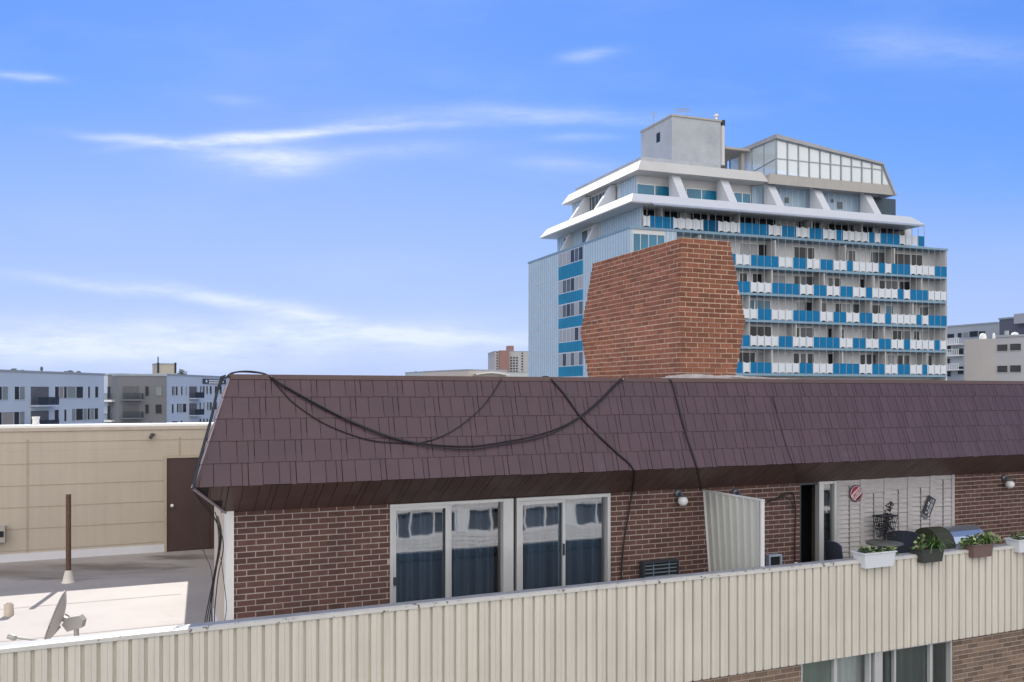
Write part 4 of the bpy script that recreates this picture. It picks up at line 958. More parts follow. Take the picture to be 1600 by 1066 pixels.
def t_floor(k, h0, ceil, u0, u1, rl, rodtop):
    bal = thing('balcony', '', '', TF.pt(20, 0, h0)); del bal['label'], bal['category']; bal.parent = tw_; bal.location = Vector(bal['_w'])-Vector(tw_['_w'])
    mb = MB(); mb.box(TF, u0, u1, RV+.03, .10, h0-.22, h0+.02); mb.build('slab', slab_m, bal)
    for a, c_, b in rl: panel_run(TF, TF.u(a, .06), TF.u(b, .06), h0, c_, bal)
    mb = MB(); u = TF.u(rl[-1][2], .06)
    while u > u0+.2:
        mb.box(TF, u-.018, u+.018, .065, .10, h0, rodtop); u -= .87
    mb.build('guard_rods', rod_m, bal)
    q = u0+2.0+(k % 3)*.4
    while q < u1-2: mb = MB(); mb.box(TF, q-.07, q+.07, RV+.001, -.08, h0+.02, ceil-.23, 0); q += rnd.choice((5.8, 6.6, 9.0)); mb.build('partition', div_m, bal)
    wt_ = ceil-.5
    for a, b, c_ in WIN.get(k, []):
        ua, ub = TF.u(a, RV), TF.u(b, RV); lowtop = (k == 6)
        mb = MB(); mb.box(TF, ua, ub, RV+.002, RV+.05, h0+.05, wt_ if not lowtop else ceil-.22, 0)
        frame_rect(mb, TF, ua-.05, ub+.05, h0+.03, (wt_ if not lowtop else ceil-.22)+.05, RV+.003, RV+.09, .07, 1)
        mb.build('window', [wm[c_], alum], tw_)
full = lambda k: runs(RP[k])
def leftfill(rl, x0=1062):
    out = []; x = rl[0][0]; c_ = 'W' if rl[0][1] == 'B' else 'B'
    while x-30 > x0: out.insert(0, (x-30, c_, x)); x -= 30; c_ = 'W' if c_ == 'B' else 'B'
    return out+rl
for k in range(1, 6):
    h0 = hs_[k-1]; ce = hs_[k] if k < 5 else HT
    t_floor(k, h0, ce, pan_a+.001, LA-.185, leftfill(full(k)) if k >= 4 else full(k), ce-.22 if k < 5 else HT-.12)
# storey just under the visible ones
mb = MB(); mb.box(TF, pan_a, LA-.2, RV+.05, RV+.08, -.5, 1.6, 0); mb.build('lower_window_band', tmid, tw_)
# storey 6 set in from the ends
L6a, L6b = 1.5, 36.6
mb = MB(); mb.prism(ring(L6a,L6b,1.7,19.8,HT+.1), ring(L6a,L6b,1.7,19.8,19.6)); mb.prism(ring(L6a,1.6,.3,1.699,HT+.1), ring(L6a,1.6,.3,1.699,19.0))
mb.build('upper_wall', conc, tw_)
t_floor(6, HT+.12, 19.0, 1.61, 36.95, runs(EXTRA6)[:-1]+[(1099,'B',1122),(1122,'W',1157)]+runs(RP[6])[1:], 18.8)
TL6 = Fr((C0+r_*L6a), l_, flip=(TL.n-Fr(C0,l_).n).length > .1)
cladp(TL6, .3, 9.0, HT+.1, 18.7, .03, .5); cladp(TL6, 13.5, 16.5, HT+.1, 18.7, .03, .5); cladp(TL6, 18, 19.7, HT+.1, 18.7, .03, .5)
for s0, s1 in ((9.3,11.3),(16.8,17.8),(11.8,13.2)):
    mb = MB(); mb.box(TL6, s0, s1, .001, .05, HT+.3, 18.3, 0); frame_rect(mb, TL6, s0-.05, s1+.05, HT+.2, 18.4, .002, .08, .08, 1); mb.build('window', [tmid, alum], tw_)
# eaves: sloping white bands
def outline(F_, a0, a1, vf, b1, h, la):
    return [T(a0,-vf,h),T(a1,-vf,h),T(a1,b1,h),T(a0,b1,h)]
e1lo = outline(0,-.55,35.6,1.25,20.3,18.72,0); e1hi = outline(0,.25,34.6,.15,20.0,19.75,0)
mb = MB(); mb.prism(e1lo, e1hi)
for q in (e1lo,): pass
mb.prism([p+Vector((0,0,-.10)) for p in outline(0,-.5,35.5,1.2,20.2,18.72,0)], [p+Vector((0,0,-.002)) for p in outline(0,-.5,35.5,1.2,20.2,18.72,0)])
mb.build('lower_eave', whitef, tw_)
mb = MB()   # blue-grey awning strip along the front
a0, a1 = TF.u(1018,1.3), TF.u(1440,1.3)
mb.add([TF.pt(a0,1.26,18.72),TF.pt(a1,1.26,18.72),TF.pt(a1,1.75,18.45),TF.pt(a0,1.75,18.45),TF.pt(a0,1.72,18.38),TF.pt(a1,1.72,18.38)], [(0,1,2,3),(3,2,5,4)])
mb.build('awning', mat('awning_blue_grey', (.34,.38,.46), .6), tw_)
L7a, L7b = 2.7, 34.2
mb = MB(); mb.prism(ring(L7a,L7b,3.4,18.2,19.6), ring(L7a,L7b,3.4,18.2,23)); mb.build('top_storey_wall', conc, tw_)
a2e = TF.u(1203,-1.3); e2lo = outline(0,1.6,a2e,-1.3,18.9,22.55,0); e2hi = outline(0,2.4,a2e-.3,-2.1,18.6,23.75,0)
mb = MB(); mb.prism(e2lo, e2hi); mb.build('upper_eave', mat('tower_upper_fascia', (.52,.515,.50), .65, nscale=.4, namt=.07, streak=.05), tw_)
mb = MB(); mb.prism(ring(a2e-.4,34.2,3.2,21.0,22.5), ring(a2e-.4,34.2,3.2,21.0,23.4)); mb.build('roof_slab', concg, tw_)
mb = MB(); mb.prism(ring(2.9,12,2.9,17.8,23.951), ring(2.9,12,2.9,17.8,24.35)); mb.build('roof_curb', concg, tw_)
# top storey glazing (front)
V7 = -3.35
for x0, x1 in ((993,1049),(1070,1118),(1144,1171)):
    ua, ub = TF.u(x0, V7+.0), TF.u(x1, V7); mb = MB(); mb.box(TF, ua, ub, V7+.17, V7+.24, 20.3, 21.55, 0); frame_rect(mb, TF, ua, ub, 20.2, 21.65, V7+.17, V7+.26, .06, 1); mb.box(TF, (ua+ub)/2-.04, (ua+ub)/2+.04, V7+.17, V7+.27, 20.3, 21.55, 1); mb.build('window', [tblue, alum], tw_)
Fq = Fr(TF.P+TF.n*(V7+.16), r_); cladp(Fq, TF.u(1173,V7), TF.u(1362,V7), 19.75, 22.5, .03, .8)
Fq2 = Fr(C0+r_*L7a, l_, flip=(TL.n-Fr(C0,l_).n).length > .1); cladp(Fq2, 3.5, 7.0, 19.75, 22.5, .03, .5); cladp(Fq2, 15.8, 18.1, 19.75, 22.5, .03, .5)
mb = MB(); mb.box(TF, TF.u(1364,V7), TF.u(1397,V7), V7+.16, V7+.25, 20.2, 22.45); mb.build('dark_louvre', mat('louvre_dark_blue', (.03,.06,.09), .5), tw_)
for x, y, s in ((1230,313,.5),(1301,314,.3),(1313,321,.65),(1349,330,.5)):
    u, h = TF.inv(x, y, V7+.3); mb = MB(); mb.box(TF, u-s/2, u+s/2, V7+.24, V7+.28, h-s/2*1.2, h+s/2*1.2); mb.build('small_window', tmid, tw_)
for s0, s1 in ((7.3,14.0),):
    mb = MB(); mb.box(Fq2, s0, s1, .001, .05, 20.3, 22.3, 0)
    for q in range(9): mb.box(Fq2, s0+(s1-s0)*q/8-.04, s0+(s1-s0)*q/8+.04, .051, .1, 20.3, 22.3, 1)
    mb.build('window', [tmid, alum], tw_)
# raking fins
def fin(F, u, wd, vt, ht, vb, hb_, par=tw_):
    mb = MB(); lo = [F.pt(u,vb,hb_),F.pt(u+wd,vb,hb_),F.pt(u+wd,vt-.5,hb_),F.pt(u,vt-.5,hb_)]; hi = [F.pt(u,vt,ht),F.pt(u+wd,vt,ht),F.pt(u+wd,vt-.5,ht),F.pt(u,vt-.5,ht)]
    mb.prism(lo, hi); mb.build('fin', whitef, par)
for x in (1049,1125,1198,1270,1349): fin(TF, TF.u(x,-2.0), .95, -2.0, 22.56, -.15, 19.7)
for x in (955,915): fin(TL, TL.u(x,-2.1), .5, -2.2, 22.5, -.2, 19.7)
for x in (931,891): fin(TL, TL.u(x,-1.1), .5, -1.15, 18.7, -.03, HT+.1)
# lift house
PBu, PBh = 29.7, 23.9
P0 = Vector(((1050-800)/F0*92, 92)); BF = Fr(P0, r_)
uR = BF.u(1126); LBk = 6.3
def BT(a, b, h): q = P0+r_*a+l_*b; return Vector((q.x,q.y,CH+h))
lh_ = thing('lift_house', '', '', BT(2,2,23.95)); del lh_['label'], lh_['category']; lh_.parent = tw_; lh_.location = Vector(lh_['_w'])-Vector(tw_['_w'])
mb = MB(); mb.prism([BT(0,0,23.5),BT(uR,0,23.5),BT(uR,LBk,23.5),BT(0,LBk,23.5)], [BT(0,0,29.6),BT(uR,0,29.6),BT(uR,LBk,29.6),BT(0,LBk,29.6)]); mb.build('lift_house_wall', concg, lh_)
mb = MB(); mb.prism([BT(-.1,-.1,29.601),BT(uR+.1,-.1,29.601),BT(uR+.1,LBk+.1,29.601),BT(-.1,LBk+.1,29.601)], [BT(-.1,-.1,29.8),BT(uR+.1,-.1,29.8),BT(uR+.1,LBk+.1,29.8),BT(-.1,LBk+.1,29.8)]); mb.build('lift_house_cap', concb, lh_)
Lf = Fr(P0, l_, flip=(TL.n-Fr(C0,l_).n).length > .1); u, h = Lf.inv(1028.5, 215, .02)
mb = MB(); mb.box(Lf, u-.35, u+.35, .001, .04, h-.5, h+.5); mb.build('small_window', tdark, lh_)
mb = MB(); q = BT(uR+.5,.4,0); mb.tube([Vector((q.x,q.y,CH+25)),Vector((q.x,q.y,CH+29.3))], .27, 12, 0); mb.tube([Vector((q.x,q.y,CH+29.301)),Vector((q.x,q.y,CH+29.9))], .3, 12, 1)
mb.build('flue', [conc, tdark], lh_)
mb = MB(); q = BT(uR-.2,.5,0); mb.tube([Vector((q.x,q.y,CH+29.8)),Vector((q.x,q.y,CH+30.3))], .16, 10); mb.tube([Vector((q.x,q.y,CH+30.3)),Vector((q.x,q.y,CH+30.5))], .3, 10); mb.build('flue_cap', alum, lh_)
mb = MB(); q = BT(2.0,1.0,29.8); mb.tube([q, q+Vector((0,0,1.1))], .04, 5)
for dz, a in ((.75,.9),(.95,.6),(1.05,1.0)): mb.tube([q+Vector((-a,.3,dz+.1)), q+Vector((a*.8,-.3,dz))], .03, 4)
mb.build('antenna', rod_m, lh_)
mb = MB(); q = BT(-.1,3.5,29.8); mb.tube([q, q+Vector((0,0,1.3))], .03, 5); mb.tube([q+Vector((0,0,.7)), q+Vector((0,0,1.3))], .09, 6); mb.build('antenna', rod_m, lh_)
# canopy beside the lift house
P1 = Vector(((1127-800)/F0*94.5, 94.5)); KF = Fr(P1, r_)
kr = KF.u(1172)
mb = MB(); mb.box(KF, 0, kr, -5, 0, 26.9, 27.15); mb.box(KF, 0, kr, -5, -4.5, 24, 26.899); mb.box(KF, kr-.7, kr-.3, -1.2, -.6, 24, 26.899)
mb.build('roof_canopy', concb, lh_)
# glass penthouse
P2 = Vector(((1213-800)/F0*92, 92)); GF = Fr(P2, r_)
gp = thing('glass_penthouse', '', '', GF.pt(5,-3,23.9)); del gp['label'], gp['category']; gp.parent = tw_; gp.location = Vector(gp['_w'])-Vector(tw_['_w'])
gR_t, gR_b, gR_c = GF.u(1378), GF.u(1390), GF.u(1399)
hL, hR, hb_ = GF.h(1213,216), GF.h(1377,257), 23.45
hC = 22.35
gz_ = glass('penthouse_glass', (.93,.98,.98), .45, .05)
nt_ = gz_.node_tree; pr = nt_.nodes['Mix Shader']; df = nt_.nodes.new('ShaderNodeBsdfDiffuse'); df.inputs[0].default_value = (.78,.90,.97,1); tl = nt_.nodes.new('ShaderNodeBsdfTranslucent'); tl.inputs[0].default_value = (.85,.92,.95,1)
m1 = nt_.nodes.new('ShaderNodeMixShader'); m1.inputs[0].default_value = .3; m2 = nt_.nodes.new('ShaderNodeMixShader'); m2.inputs[0].default_value = .58
nt_.links.new(df.outputs[0], m1.inputs[1]); nt_.links.new(tl.outputs[0], m1.inputs[2]); nt_.links.new(pr.outputs[0], m2.inputs[1]); nt_.links.new(m1.outputs[0], m2.inputs[2]); nt_.links.new(m2.outputs[0], nt_.nodes['Material Output'].inputs[0])
def gtop(u): return hL+(hR-hL)*u/gR_t
mb = MB(); NP = 10; cols = [gR_t*j/NP for j in range(NP+1)]
for j in range(NP):
    a, b = cols[j], cols[j+1]; mb.add([GF.pt(a,0,hb_),GF.pt(b,0,hb_),GF.pt(b,0,gtop(b)-.1),GF.pt(a,0,gtop(a)-.1)], [(0,1,2,3)], 0)
mb.add([GF.pt(gR_t,0,hb_),GF.pt(gR_b,0,hb_),GF.pt(gR_t,0,hR-.1)], [(0,1,2)], 0)
GD = 8.0
def gl(u, b, h): q = P2+r_*u+l_*b; return Vector((q.x,q.y,CH+h))
for j in range(4): mb.add([gl(0,GD*(j+1)/4,hb_-.1),gl(0,GD*j/4,hb_-.1),gl(0,GD*j/4,hL-.1),gl(0,GD*(j+1)/4,hL-.1)], [(0,1,2,3)], 0)
mb.build('glazing', gz_, gp, recalc=False)
mb = MB()
for u in cols: mb.box(GF, u-.06, u+.06, .002, .10, hb_, gtop(u)-.1)
hm0, hm1 = GF.h(1213,248), GF.h(1385,266.5)
for j in range(NP+1):
    a = cols[j]; b = cols[j+1] if j < NP else gR_t+(gR_b-gR_t)*.3; f = lambda q: hm0+(hm1-hm0)*q/gR_t
    mb.add([GF.pt(a,.05,f(a)-.06),GF.pt(b,.05,f(b)-.06),GF.pt(b,.05,f(b)+.06),GF.pt(a,.05,f(a)+.06)], [(0,1,2,3)])
for j in range(5): mb.tube([gl(-.03,GD*j/4,hb_-.1), gl(-.03,GD*j/4,hL-.1)], .07, 4)
mb.tube([gl(-.03,0,hm0),gl(-.03,GD,hm0-1.0)], .06, 4)
mb.build('glazing_frame', mat('penthouse_frame', (.28,.30,.33), .5), gp)
mb = MB(); mb.prism([gl(-.25,-.35,gtop(0)-.1),gl(gR_t,-.35,hR-.12),gl(gR_t,GD,hR-.12),gl(-.25,GD,gtop(0)-.1)],[gl(-.25,-.35,gtop(0)+.35),gl(gR_t,-.35,hR+.1),gl(gR_t,GD,hR+.1),gl(-.25,GD,gtop(0)+.35)])
mb.prism([gl(gR_t,-.2,hR-.12),gl(gR_t,-.2,hR+.1),gl(gR_t,GD,hR+.1),gl(gR_t,GD,hR-.12)],[gl(gR_c-.2,-.2,hC),gl(gR_c+.05,-.2,hC),gl(gR_c+.05,GD,hC),gl(gR_c-.2,GD,hC)])
mb.build('penthouse_roof', mat('penthouse_roof_grey', (.33,.34,.37), .6, nscale=.5), gp)
mb = MB(); uL = GF.u(1201)
mb.add([GF.pt(uL,.03,hC),GF.pt(gR_c,.03,hC),GF.pt(gR_b,.03,hb_),GF.pt(uL+.2,.03,hb_),GF.pt(uL,-.8,hC),GF.pt(gR_c,-.8,hC),GF.pt(gR_b,-.8,hb_),GF.pt(uL+.2,-.8,hb_)], [(0,1,2,3),(3,2,6,7),(0,3,7,4),(1,5,6,2)])
mb.build('concrete_band', concb, gp)

# ================================================================ far left apartments
def fac(x1, Y1, x2, Y2): P = Vector(((x1-800)/F0*Y1, Y1)); Q = Vector(((x2-800)/F0*Y2, Y2)); return Fr(P, Q-P)
def faraway(F, x0, x1, top, depth, m, name, label, parts, loc_h=-CH, group=None):
    """parts: (kind, x0, y0, x1, y1) in photo pixels on the front plane"""
    ua, ub = F.u(x0), F.u(x1); t = thing(name, label, 'building', F.pt((ua+ub)/2, -depth/2, loc_h), group)
    mb = MB(); mb.box(F, ua, ub, -depth, 0, -CH, top); mb.build('wall', m, t)
    mb = MB(); mb.box(F, ua-.1, ub+.1, -depth-.1, .12, top+.001, top+.25); mb.build('roof_edge', mat('roof_edge_grey', (.30,.34,.38), .6), t)
    for p in parts:
        k, a, y0, b, y1 = p[:5]; sa, h1 = F.inv(a, y0); sb, h1b = F.inv(b, y0); _, h0 = F.inv(a, y1)
        h1 = (h1+h1b)/2; h0 = (h0+F.inv(b, y1)[1])/2
        if k in 'dgx':
            mb = MB(); mb.box(F, sa, sb, .001, .03, h0, h1, 0); frame_rect(mb, F, sa-.03, sb+.03, h0-.03, h1+.03, .002, .08, .06, 1)
            mb.build('window', [{'d': tdark, 'g': fgrey, 'x': fbeige}[k], m], t)
        elif k == 'b':
            mb = MB(); mb.box(F, sa, sb, .001, .06, h0-1.0, h1, 0); w_ = mb.build('balcony', [fdoor], t)
            mb = MB(); mb.box(F, sa-.2, sb+.5, .05, 1.3, h0-1.0-.2, h0-1.0, 1)
            q = sa-.2
            while q < sb+.5: mb.box(F, q, q+.05, 1.22, 1.27, h0-1.0, h0, 0); q += .13
            q = .1
            while q < 1.2: mb.box(F, sb+.44, sb+.48, q, q+.05, h0-1.0, h0, 0); q += .13
            mb.box(F, sa-.2, sb+.5, 1.2, 1.29, h0, h0+.06, 0); mb.build('railing', [navy, m], w_)
    return t
fgrey = mat('far_window_grey', (.20,.23,.24), .3, nscale=.6, namt=.15); fbeige = mat('far_blind', (.27,.25,.24), .5, namt=.1)
fdoor = mat('far_balcony_door', (.10,.10,.11), .4, nscale=.5, namt=.3); navy = mat('navy_railing', (.02,.035,.06), .5)
bw = mat('bluish_white_stucco', (.46,.53,.63), .8, nscale=.15, namt=.05); gstucco = mat('grey_stucco', (.17,.175,.185), .8, nscale=.2, namt=.06)
F1 = fac(0, 109, 163, 130)
Zq = lambda q: q/8.; ZY = lambda q: 560+q/8.
P_ = []
for k, a, y0, b, y1 in (('d',-30,352,22,522),('g',24,352,98,522),('d',175,352,238,518),('g',240,352,308,518),('b',385,355,605,490),
  ('d',680,352,734,500),('x',736,352,792,500),('d',794,352,832,500),('g',834,352,946,498),('d',948,352,1035,498),('d',1094,352,1122,496),('d',1182,352,1226,492),
  ('d',-30,672,20,840),('x',22,672,168,838),('d',170,668,238,835),('g',240,665,306,832),('b',385,655,605,775),('d',676,642,732,795),('d',796,638,828,788),
  ('g',892,632,942,782),('d',944,628,1034,775),('g',1036,627,1086,772),('d',1088,625,1120,770),('g',1122,624,1174,765),('d',1176,622,1224,762)):
    P_.append((k, Zq(a), ZY(y0), Zq(b), ZY(y1)))
for k in range(1, 4):   # storeys hidden behind the cream block
    for q in P_[:12]: pass
faraway(F1, -60, 162.5, F1.h(0, 580.5), 14, bw, 'apartment_building', 'bluish white apartment block with dark windows at the far left', P_)
F2 = fac(187, 145, 260, 149)
P_ = []
for k, a, y0, b, y1 in (('b',332,350,536,440),('d',614,350,660,468),('g',742,350,822,468),('b',332,575,536,670),('d',614,575,660,692),('d',742,575,822,692)):
    P_.append((k, 150+Zq(a), ZY(y0), 150+Zq(b), ZY(y1)))
faraway(F2, 186, 260, F2.h(220, 587.5), 14, gstucco, 'apartment_building', 'grey stucco apartment block between the two bluish white blocks', P_)
F3 = fac(163, 152, 187, 150)
rc = faraway(F3, 163.2, 186.5, F3.h(175, 586), 8, gstucco, 'apartment_building', 'narrow grey block with stacked white balconies beside the left white block', [('d',150+17,604,150+23,623),('g',150+25.5,604,150+31,623),('d',150+17,634,150+23,655),('g',150+25.5,634,150+31,655)])
for y in (626.5, 657.5):
    s0, h = F3.inv(164, y); s1 = F3.u(189); mb = MB(); mb.box(F3, s0, s1, .1, 1.8, h-.15, h+.2); b_ = mb.build('balcony', white_m, rc)
    mb = MB(); q = s0
    while q < s1: mb.box(F3, q, q+.06, 1.7, 1.75, h+.2, h+1.2); q += .3
    mb.box(F3, s0, s1, 1.68, 1.77, h+1.201, h+1.28); mb.build('railing', navy, b_)
F4 = fac(260, 150, 352, 172)
P_ = []
for k, a, y0, b, y1 in (('d',945,350,968,462),('g',970,350,990,462),('d',992,350,1018,462),('d',1058,350,1080,460),('d',1116,350,1128,460),('b',1165,352,1258,428),
 ('d',1296,348,1312,450),('g',1314,348,1332,450),('d',1334,348,1356,450),('d',1374,348,1396,448),('d',1416,348,1444,446),('d',1478,348,1510,446),('d',1540,348,1570,444),
 ('d',942,570,968,686),('d',1005,566,1030,676),('g',1032,566,1078,676),('d',1080,566,1126,674),('b',1165,562,1258,640),('d',1290,552,1308,654),('d',1340,550,1352,652),('d',1384,548,1400,648),('g',1402,548,1416,648),('d',1418,548,1446,646),('d',1470,545,1510,640),
 ('d',940,786,1014,850),('d',1054,776,1078,850),('d',1290,756,1312,830),('d',1334,754,1356,830),('d',1376,750,1396,830),('d',1418,748,1446,830)):
    P_.append((k, 150+Zq(a), ZY(y0), 150+Zq(b), ZY(y1)))
t4 = faraway(F4, 260.4, 420, F4.h(300, 588), 14, bw, 'apartment_building', 'bluish white apartment block carrying a dark banner near the brown roof', P_)
s0, h1 = F4.inv(316, 591.8); s1, h0 = F4.inv(352, 600.5)
bn = thing('banner', 'dark banner with white lettering on the bluish white block', 'banner', F4.pt((s0+s1)/2, .15, h0))
mb = MB(); mb.box(F4, s0, s1, .13, .18, h0, h1); mb.build('cloth', mat('banner_navy', (.03,.06,.10), .7), bn)
mb = MB(); q = s0+2.4
for row in (0, 1):
    q = s0+2.3
    while q < s1-2.2:
        wd = rnd.uniform(.22,.5); mb.box(F4, q, q+wd, .181, .19, h1-.45-row*.42-.0, h1-.18-row*.42); q += wd+.09
mb.box(F4, s0+1.0, s0+1.6, .181, .19, h0+.25, h1-.25); mb.box(F4, s1-1.7, s1-1.1, .181, .19, h0+.25, h1-.25)
mb.build('white_marks', white_m, bn)
# stair tower beyond
F5 = fac(246, 185, 275, 187)
t5 = faraway(F5, 246, 275, F5.h(260, 569.5), 6, mat('tan_stucco', (.42,.38,.31), .8, namt=.05), 'stair_tower', 'tan stair tower rising above the grey apartment roof', [])
mb = MB()
for x in (247, 274): q = F5.u(x); mb.box(F5, q-.2, q+.2, -.3, .15, F5.h(260,583), F5.h(260,566.5))
q = F5.u(247); mb.tube([F5.pt(q,0,F5.h(260,566)), F5.pt(q,0,F5.h(260,558))], .12, 6); mb.build('corner_post', tdark, t5)
# rooftop bits
def bits(F, items, nm='roof_vent'):
    for (x, y, wd, ht, lab) in items:
        u, _ = F.inv(x, y, -5); base = F.h(x, y, -5)
        mb = MB(); c = F.pt(u, -5, 0); z0 = CH+F.h(60, 583, -5)-1.5
        mb.tube([Vector((c.x,c.y,z0)), Vector((c.x,c.y,CH+base))], wd*.35, 6)
        mb.lathe(Vector((c.x,c.y,CH+base-ht)), [(wd*.5,0),(wd*.6,ht*.4),(wd*.5,ht*.8),(0,ht)], 8)
        tag(mb.build(nm, mat('vent_dark', (.09,.10,.11), .6)), lab, 'roof vent')
bits(F1, [(22,576,.9,.7,'dark mushroom vent on the left bluish white roof, nearest the edge'),(35,578,.6,.4,'low dark vent second from left on the left bluish white roof'),(65,573,.35,.5,'thin upright pipe on the left bluish white roof'),(103,580,.6,.4,'small dark vent right of the thin upright roof pipe'),(110,579,.9,.5,'wider dark vent near the right end of the left white roof'),(123,580,.7,.5,'dark vent closest to the grey block on the left white roof')])
bits(F4, [(279,583,.8,.8,'dark vent right of the tan stair tower'),(325,587,1.6,.4,'flat dark roof unit above the dark banner')])

# ================================================================ middle distance
F6 = fac(772, 420, 826, 423)
ap6 = []
P_ = []
for j in range(7): P_.append(('d', 775.5, 550+j*4.3, 778, 552.3+j*4.3))
for j in range(6):
    for x in (797,801.5,806): P_.append(('d', x, 558+j*4.2, x+3.2, 560.6+j*4.2))
for j in range(8): P_.append(('d', 814.5, 551+j*4.2, 817.5, 553.5+j*4.2))
rt = faraway(F6, 773, 830, F6.h(800, 549.5), 22, mat('far_grey_wall', (.38,.38,.40), .8), 'apartment_tower', 'distant grey and red brick tower left of the blue and white tower', P_)
mb = MB(); mb.box(F6, F6.u(779.5), F6.u(794.5), .01, 2, -CH, F6.h(787,548)); mb.box(F6, F6.u(795), F6.u(804), -8, -2, F6.h(800,549), F6.h(800,540)); mb.build('red_brick_bay', mat('far_red_brick', (.26,.15,.14), .85), rt)
lowg = mat('low_roof_grey', (.42,.46,.47), .7); 
F7 = fac(686, 210, 730, 214); faraway(F7, 686, 731, F7.h(700, 581), 20, lowg, 'low_building', 'low pale grey building just above the roof line', [])
F8 = fac(731, 190, 792, 196); f8 = faraway(F8, 731, 792, F8.h(760, 579.3), 20, mat('low_beige', (.48,.43,.40), .8), 'low_building', 'low beige building with curved canopy above the roof line', [])
mb = MB(); a, b = F8.u(738), F8.u(790)
for j in range(12):
    p, q = a+(b-a)*j/12, a+(b-a)*(j+1)/12; f = lambda s: F8.h(760,586.5)+.45*math.sin(math.pi*(s-a)/(b-a)); mb.add([F8.pt(p,1.5,f(p)),F8.pt(q,1.5,f(q)),F8.pt(q,.1,f(q)+.1),F8.pt(p,.1,f(p)+.1),F8.pt(p,1.5,f(p)+.25),F8.pt(q,1.5,f(q)+.25)], [(0,1,2,3),(0,1,5,4),(4,5,2,3)])
mb.build('canopy', white_m, f8)
F9 = fac(664, 230, 684, 231); faraway(F9, 665, 684, F9.h(674, 583), 10, mat('low_red', (.26,.15,.13), .85), 'low_building', 'small low red brick building above the roof line', [])
F10 = fac(786, 300, 840, 300); faraway(F10, 786, 900, F10.h(800, 582.5), 20, lowg, 'low_building', 'long pale low building at the foot of the far red tower', [])
def tree(x, y, Y, r, label, nleaf=500):
    c = Vector(((x-800)/F0*Y, Y, CH-(y-HZ)/F0*Y)); t = thing('tree', label, 'tree', Vector((c.x,c.y,0)), 'small trees beyond the roofs')
    mb = MB(); mb.tube([(c.x,c.y,0),(c.x,c.y,c.z*.6),(c.x+.3,c.y,c.z)], [.4,.28,.12], 8)
    for k in range(6): a = k*1.05; mb.tube([(c.x,c.y,c.z*.75),(c.x+math.cos(a)*r*.6,c.y+math.sin(a)*r*.6,c.z+rnd.uniform(-.3,.5)*r)], [.15,.05], 5)
    mb.build('trunk', mat('bark', (.07,.05,.035), .9), t)
    mb = MB(); cl = [(rnd.uniform(-.6,.6)*r, rnd.uniform(-.6,.6)*r, rnd.uniform(-.5,.5)*r, rnd.uniform(.3,.55)*r) for _ in range(12)]
    for i in range(nleaf):
        q = rnd.choice(cl); v = Vector((rnd.gauss(0,1),rnd.gauss(0,1),rnd.gauss(0,1))).normalized()*q[3]*rnd.uniform(.5,1)
        leaf(mb, c+Vector(q[:3])+v, Vector((rnd.uniform(-1,1),rnd.uniform(-1,1),rnd.uniform(-1,1))), r*.16, r*.06, 0)
    mb.build('crown', mat('tree_leaf', (.06,.09,.04), .7, tint=.4), t, recalc=False)
tree(652, 586, 240, 1.5, 'small dark tree left of the low red brick building')
tree(283, 584, 230, 1.6, 'small dark tree just right of the tan stair tower')

# ================================================================ far right buildings
gm = mat('far_grey_panel', (.33,.36,.40), .8, nscale=.2, namt=.05); dg_ = mat('far_dark_grey', (.11,.12,.15), .8); bg_ = mat('far_beige_panel', (.38,.39,.42), .8, nscale=.3, namt=.04)
F11 = fac(1478, 150, 1562, 141)
Rz = lambda a: 1400+a/8.; RY = lambda y: 480+y/8.
P_ = [(k, Rz(a), RY(y0), Rz(b), RY(y1)) for k, a, y0, b, y1 in (('d',642,335,732,398),('d',770,322,826,385),('g',835,318,912,380),('d',918,300,1030,375),('d',1035,300,1120,370),('d',642,480,692,560),('d',642,645,680,720),('g',712,490,780,600),('d',782,515,850,600),('d',642,800,690,870),('d',776,740,850,840))]
fr_ = faraway(F11, 1477, 1561, F11.h(1500, 510), 14, gm, 'apartment_building', 'grey apartment block right of the tower with dark windows', P_)
mb = MB()
for y0, y1 in ((415,470),(575,610),(735,790)):
    a, h1 = F11.inv(1480, RY(y0)); b, h0 = F11.inv(1507, RY(y1)); mb.box(F11, a, b, .1, 1.4, h0, h0+.2); 
    q = a
    while q < b: mb.box(F11, q, q+.08, 1.3, 1.36, h0+.2, h0+1.1); q += .35
    mb.box(F11, a, b, 1.28, 1.38, h0+1.101, h0+1.18)
mb.build('balcony_stack', white_m, fr_)
F12 = fac(1561, 132, 1640, 124); f12 = faraway(F12, 1561.5, 1660, F12.h(1580, 498), 12, dg_, 'apartment_building', 'dark grey block behind the beige building at the right edge', [])
mb = MB(); u, h = F12.inv(1592, 497); mb.box(F12, u, u+8, .01, 1.0, h-.9, h+.55); mb.build('beige_roof_box', bg_, f12)
F13 = fac(1507, 108, 1557, 106); F14 = fac(1557, 106, 1640, 103)
P_ = [(k, Rz(a), RY(y0), Rz(b), RY(y1)) for k, a, y0, b, y1 in (('d',1262,465,1398,552),('d',1422,455,1565,545),('d',1262,730,1398,818),('d',1422,725,1565,815))]
t13 = faraway(F14, 1557, 1660, F14.h(1580, 526.5), 12, bg_, 'apartment_building', 'beige building with paired teal windows at the right edge', P_)
mb = MB(); mb.box(F13, F13.u(1507), F13.u(1557)-.0, -12, 0, -CH, F13.h(1530, 530)); mb.build('blank_wall', mat('beige_blank_wall', (.42,.40,.39), .8, nscale=.3, namt=.05), t13)
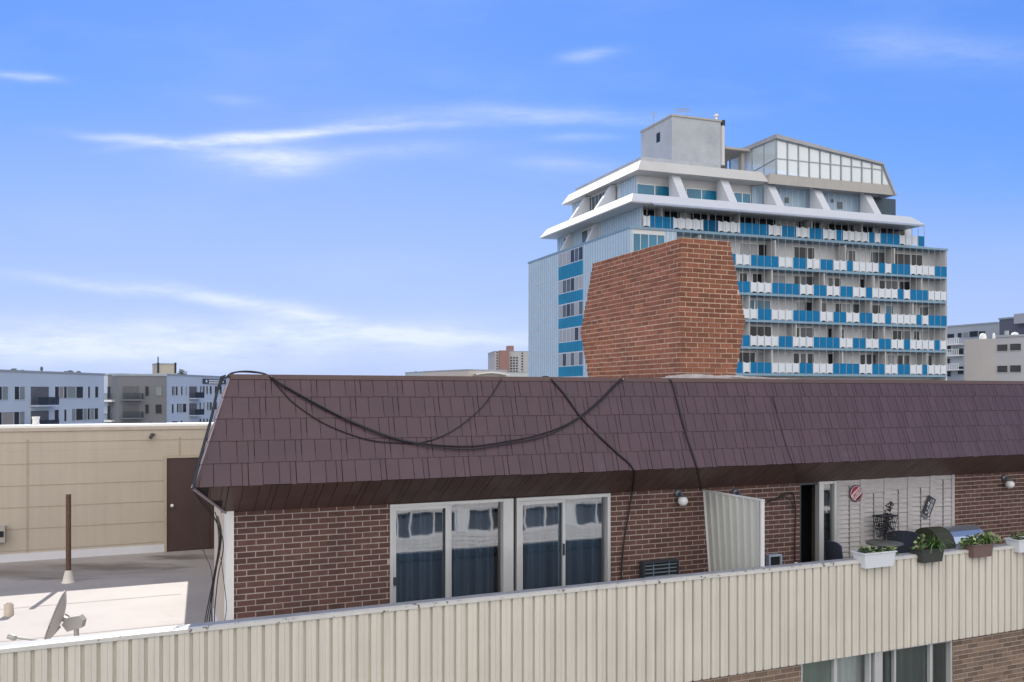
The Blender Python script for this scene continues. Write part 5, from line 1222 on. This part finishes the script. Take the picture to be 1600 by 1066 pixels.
for x, y, wd in ((1536,527,1.6),(1553,526,.6),(1586,521.5,1.8)):
    u, h = F14.inv(x, y, -4); mb = MB(); c = F14.pt(u, -4, 0); c.z = CH+F14.h(1560,527,-4)-.3
    mb.lathe(c, [(wd*.25,0),(wd*.27,.35),(wd*.2,.75),(0,.9)], 12); mb.lathe(c, [(wd*.15,-1),(wd*.15,0)], 8)
    tag(mb.build('roof_vent', white_m), {1536:'white dome vent on the beige blank roof corner',1553:'smallest white vent on the beige building roof',1586:'widest white dome on the beige building roof'}[x], 'roof vent')
u, h = F14.inv(1573, 517, -4); mb = MB(); c = F14.pt(u,-4,0); mb.tube([Vector((c.x,c.y,CH+7)),Vector((c.x,c.y,CH+h))], .25, 8); tag(mb.build('roof_pipe', rod_m), 'grey upright pipe before the dark grey block', 'pipe')
u = F11.u(1540); mb = MB(); mb.box(F11, u, u+2.2, -4, -2, F11.h(1540,510), F11.h(1540,504)); mb.box(F11, u+2.4, u+3.6, -4, -2, F11.h(1540,510), F11.h(1540,506)); mb.tube([F11.pt(u+2.2,-3,F11.h(1540,504)),F11.pt(u+4.5,-3,F11.h(1540,501))], .15, 6)
tag(mb.build('roof_unit', white_m), 'white mechanical units on the grey apartment roof', 'roof unit')

# ================================================================ building across the street, behind the camera (seen in the door glass)
OF = Fr((A.P - A.n*0 + A.n*30), -A.d)
ob = thing('apartment_building', 'white sided apartment building across the street, seen only as a reflection in the glass doors', 'building', OF.pt(-8, -5, -CH))
sid = mat('white_siding', (.62,.60,.57), .6, nscale=1, namt=.05)
mb = MB(); mb.box(OF, -40, 25, -10, -.3, -CH, 3.0, 1)
w = -6.2
bands = [(-8.6,-6.9),(-5.7,-4.2),(-2.6,-1.4),(.4,1.8)]
for lo, hi in bands:
    w = lo
    while w < hi:
        mb.add([OF.pt(-40,0,w),OF.pt(25,0,w),OF.pt(25,-.04,w+.19),OF.pt(-40,-.04,w+.19),OF.pt(-40,-.05,w),OF.pt(25,-.05,w)], [(0,1,2,3),(0,1,5,4)], 0, .5); w += .19
mb.build('siding_wall', [sid, mat('shadowed_recess', (.05,.05,.055), .8)], ob, recalc=False)
for lo, hi in ((-4.2,-2.6),(-6.9,-5.7)):
    for q in range(-34, 22, 3):
        mb = MB(); frame_rect(mb, OF, q, q+2.4, lo, hi, -.28, -.05, .09, 0); mb.box(OF, q+1.15, q+1.25, -.28, -.06, lo+.09, hi-.09, 0); mb.box(OF, q+2.41, q+2.99, -.25, .01, lo, hi, 0) if q % 2 else None
        mb.build('window_frame', white_m, ob)

for o in ALL:
    if '_w' in o: del o['_w']
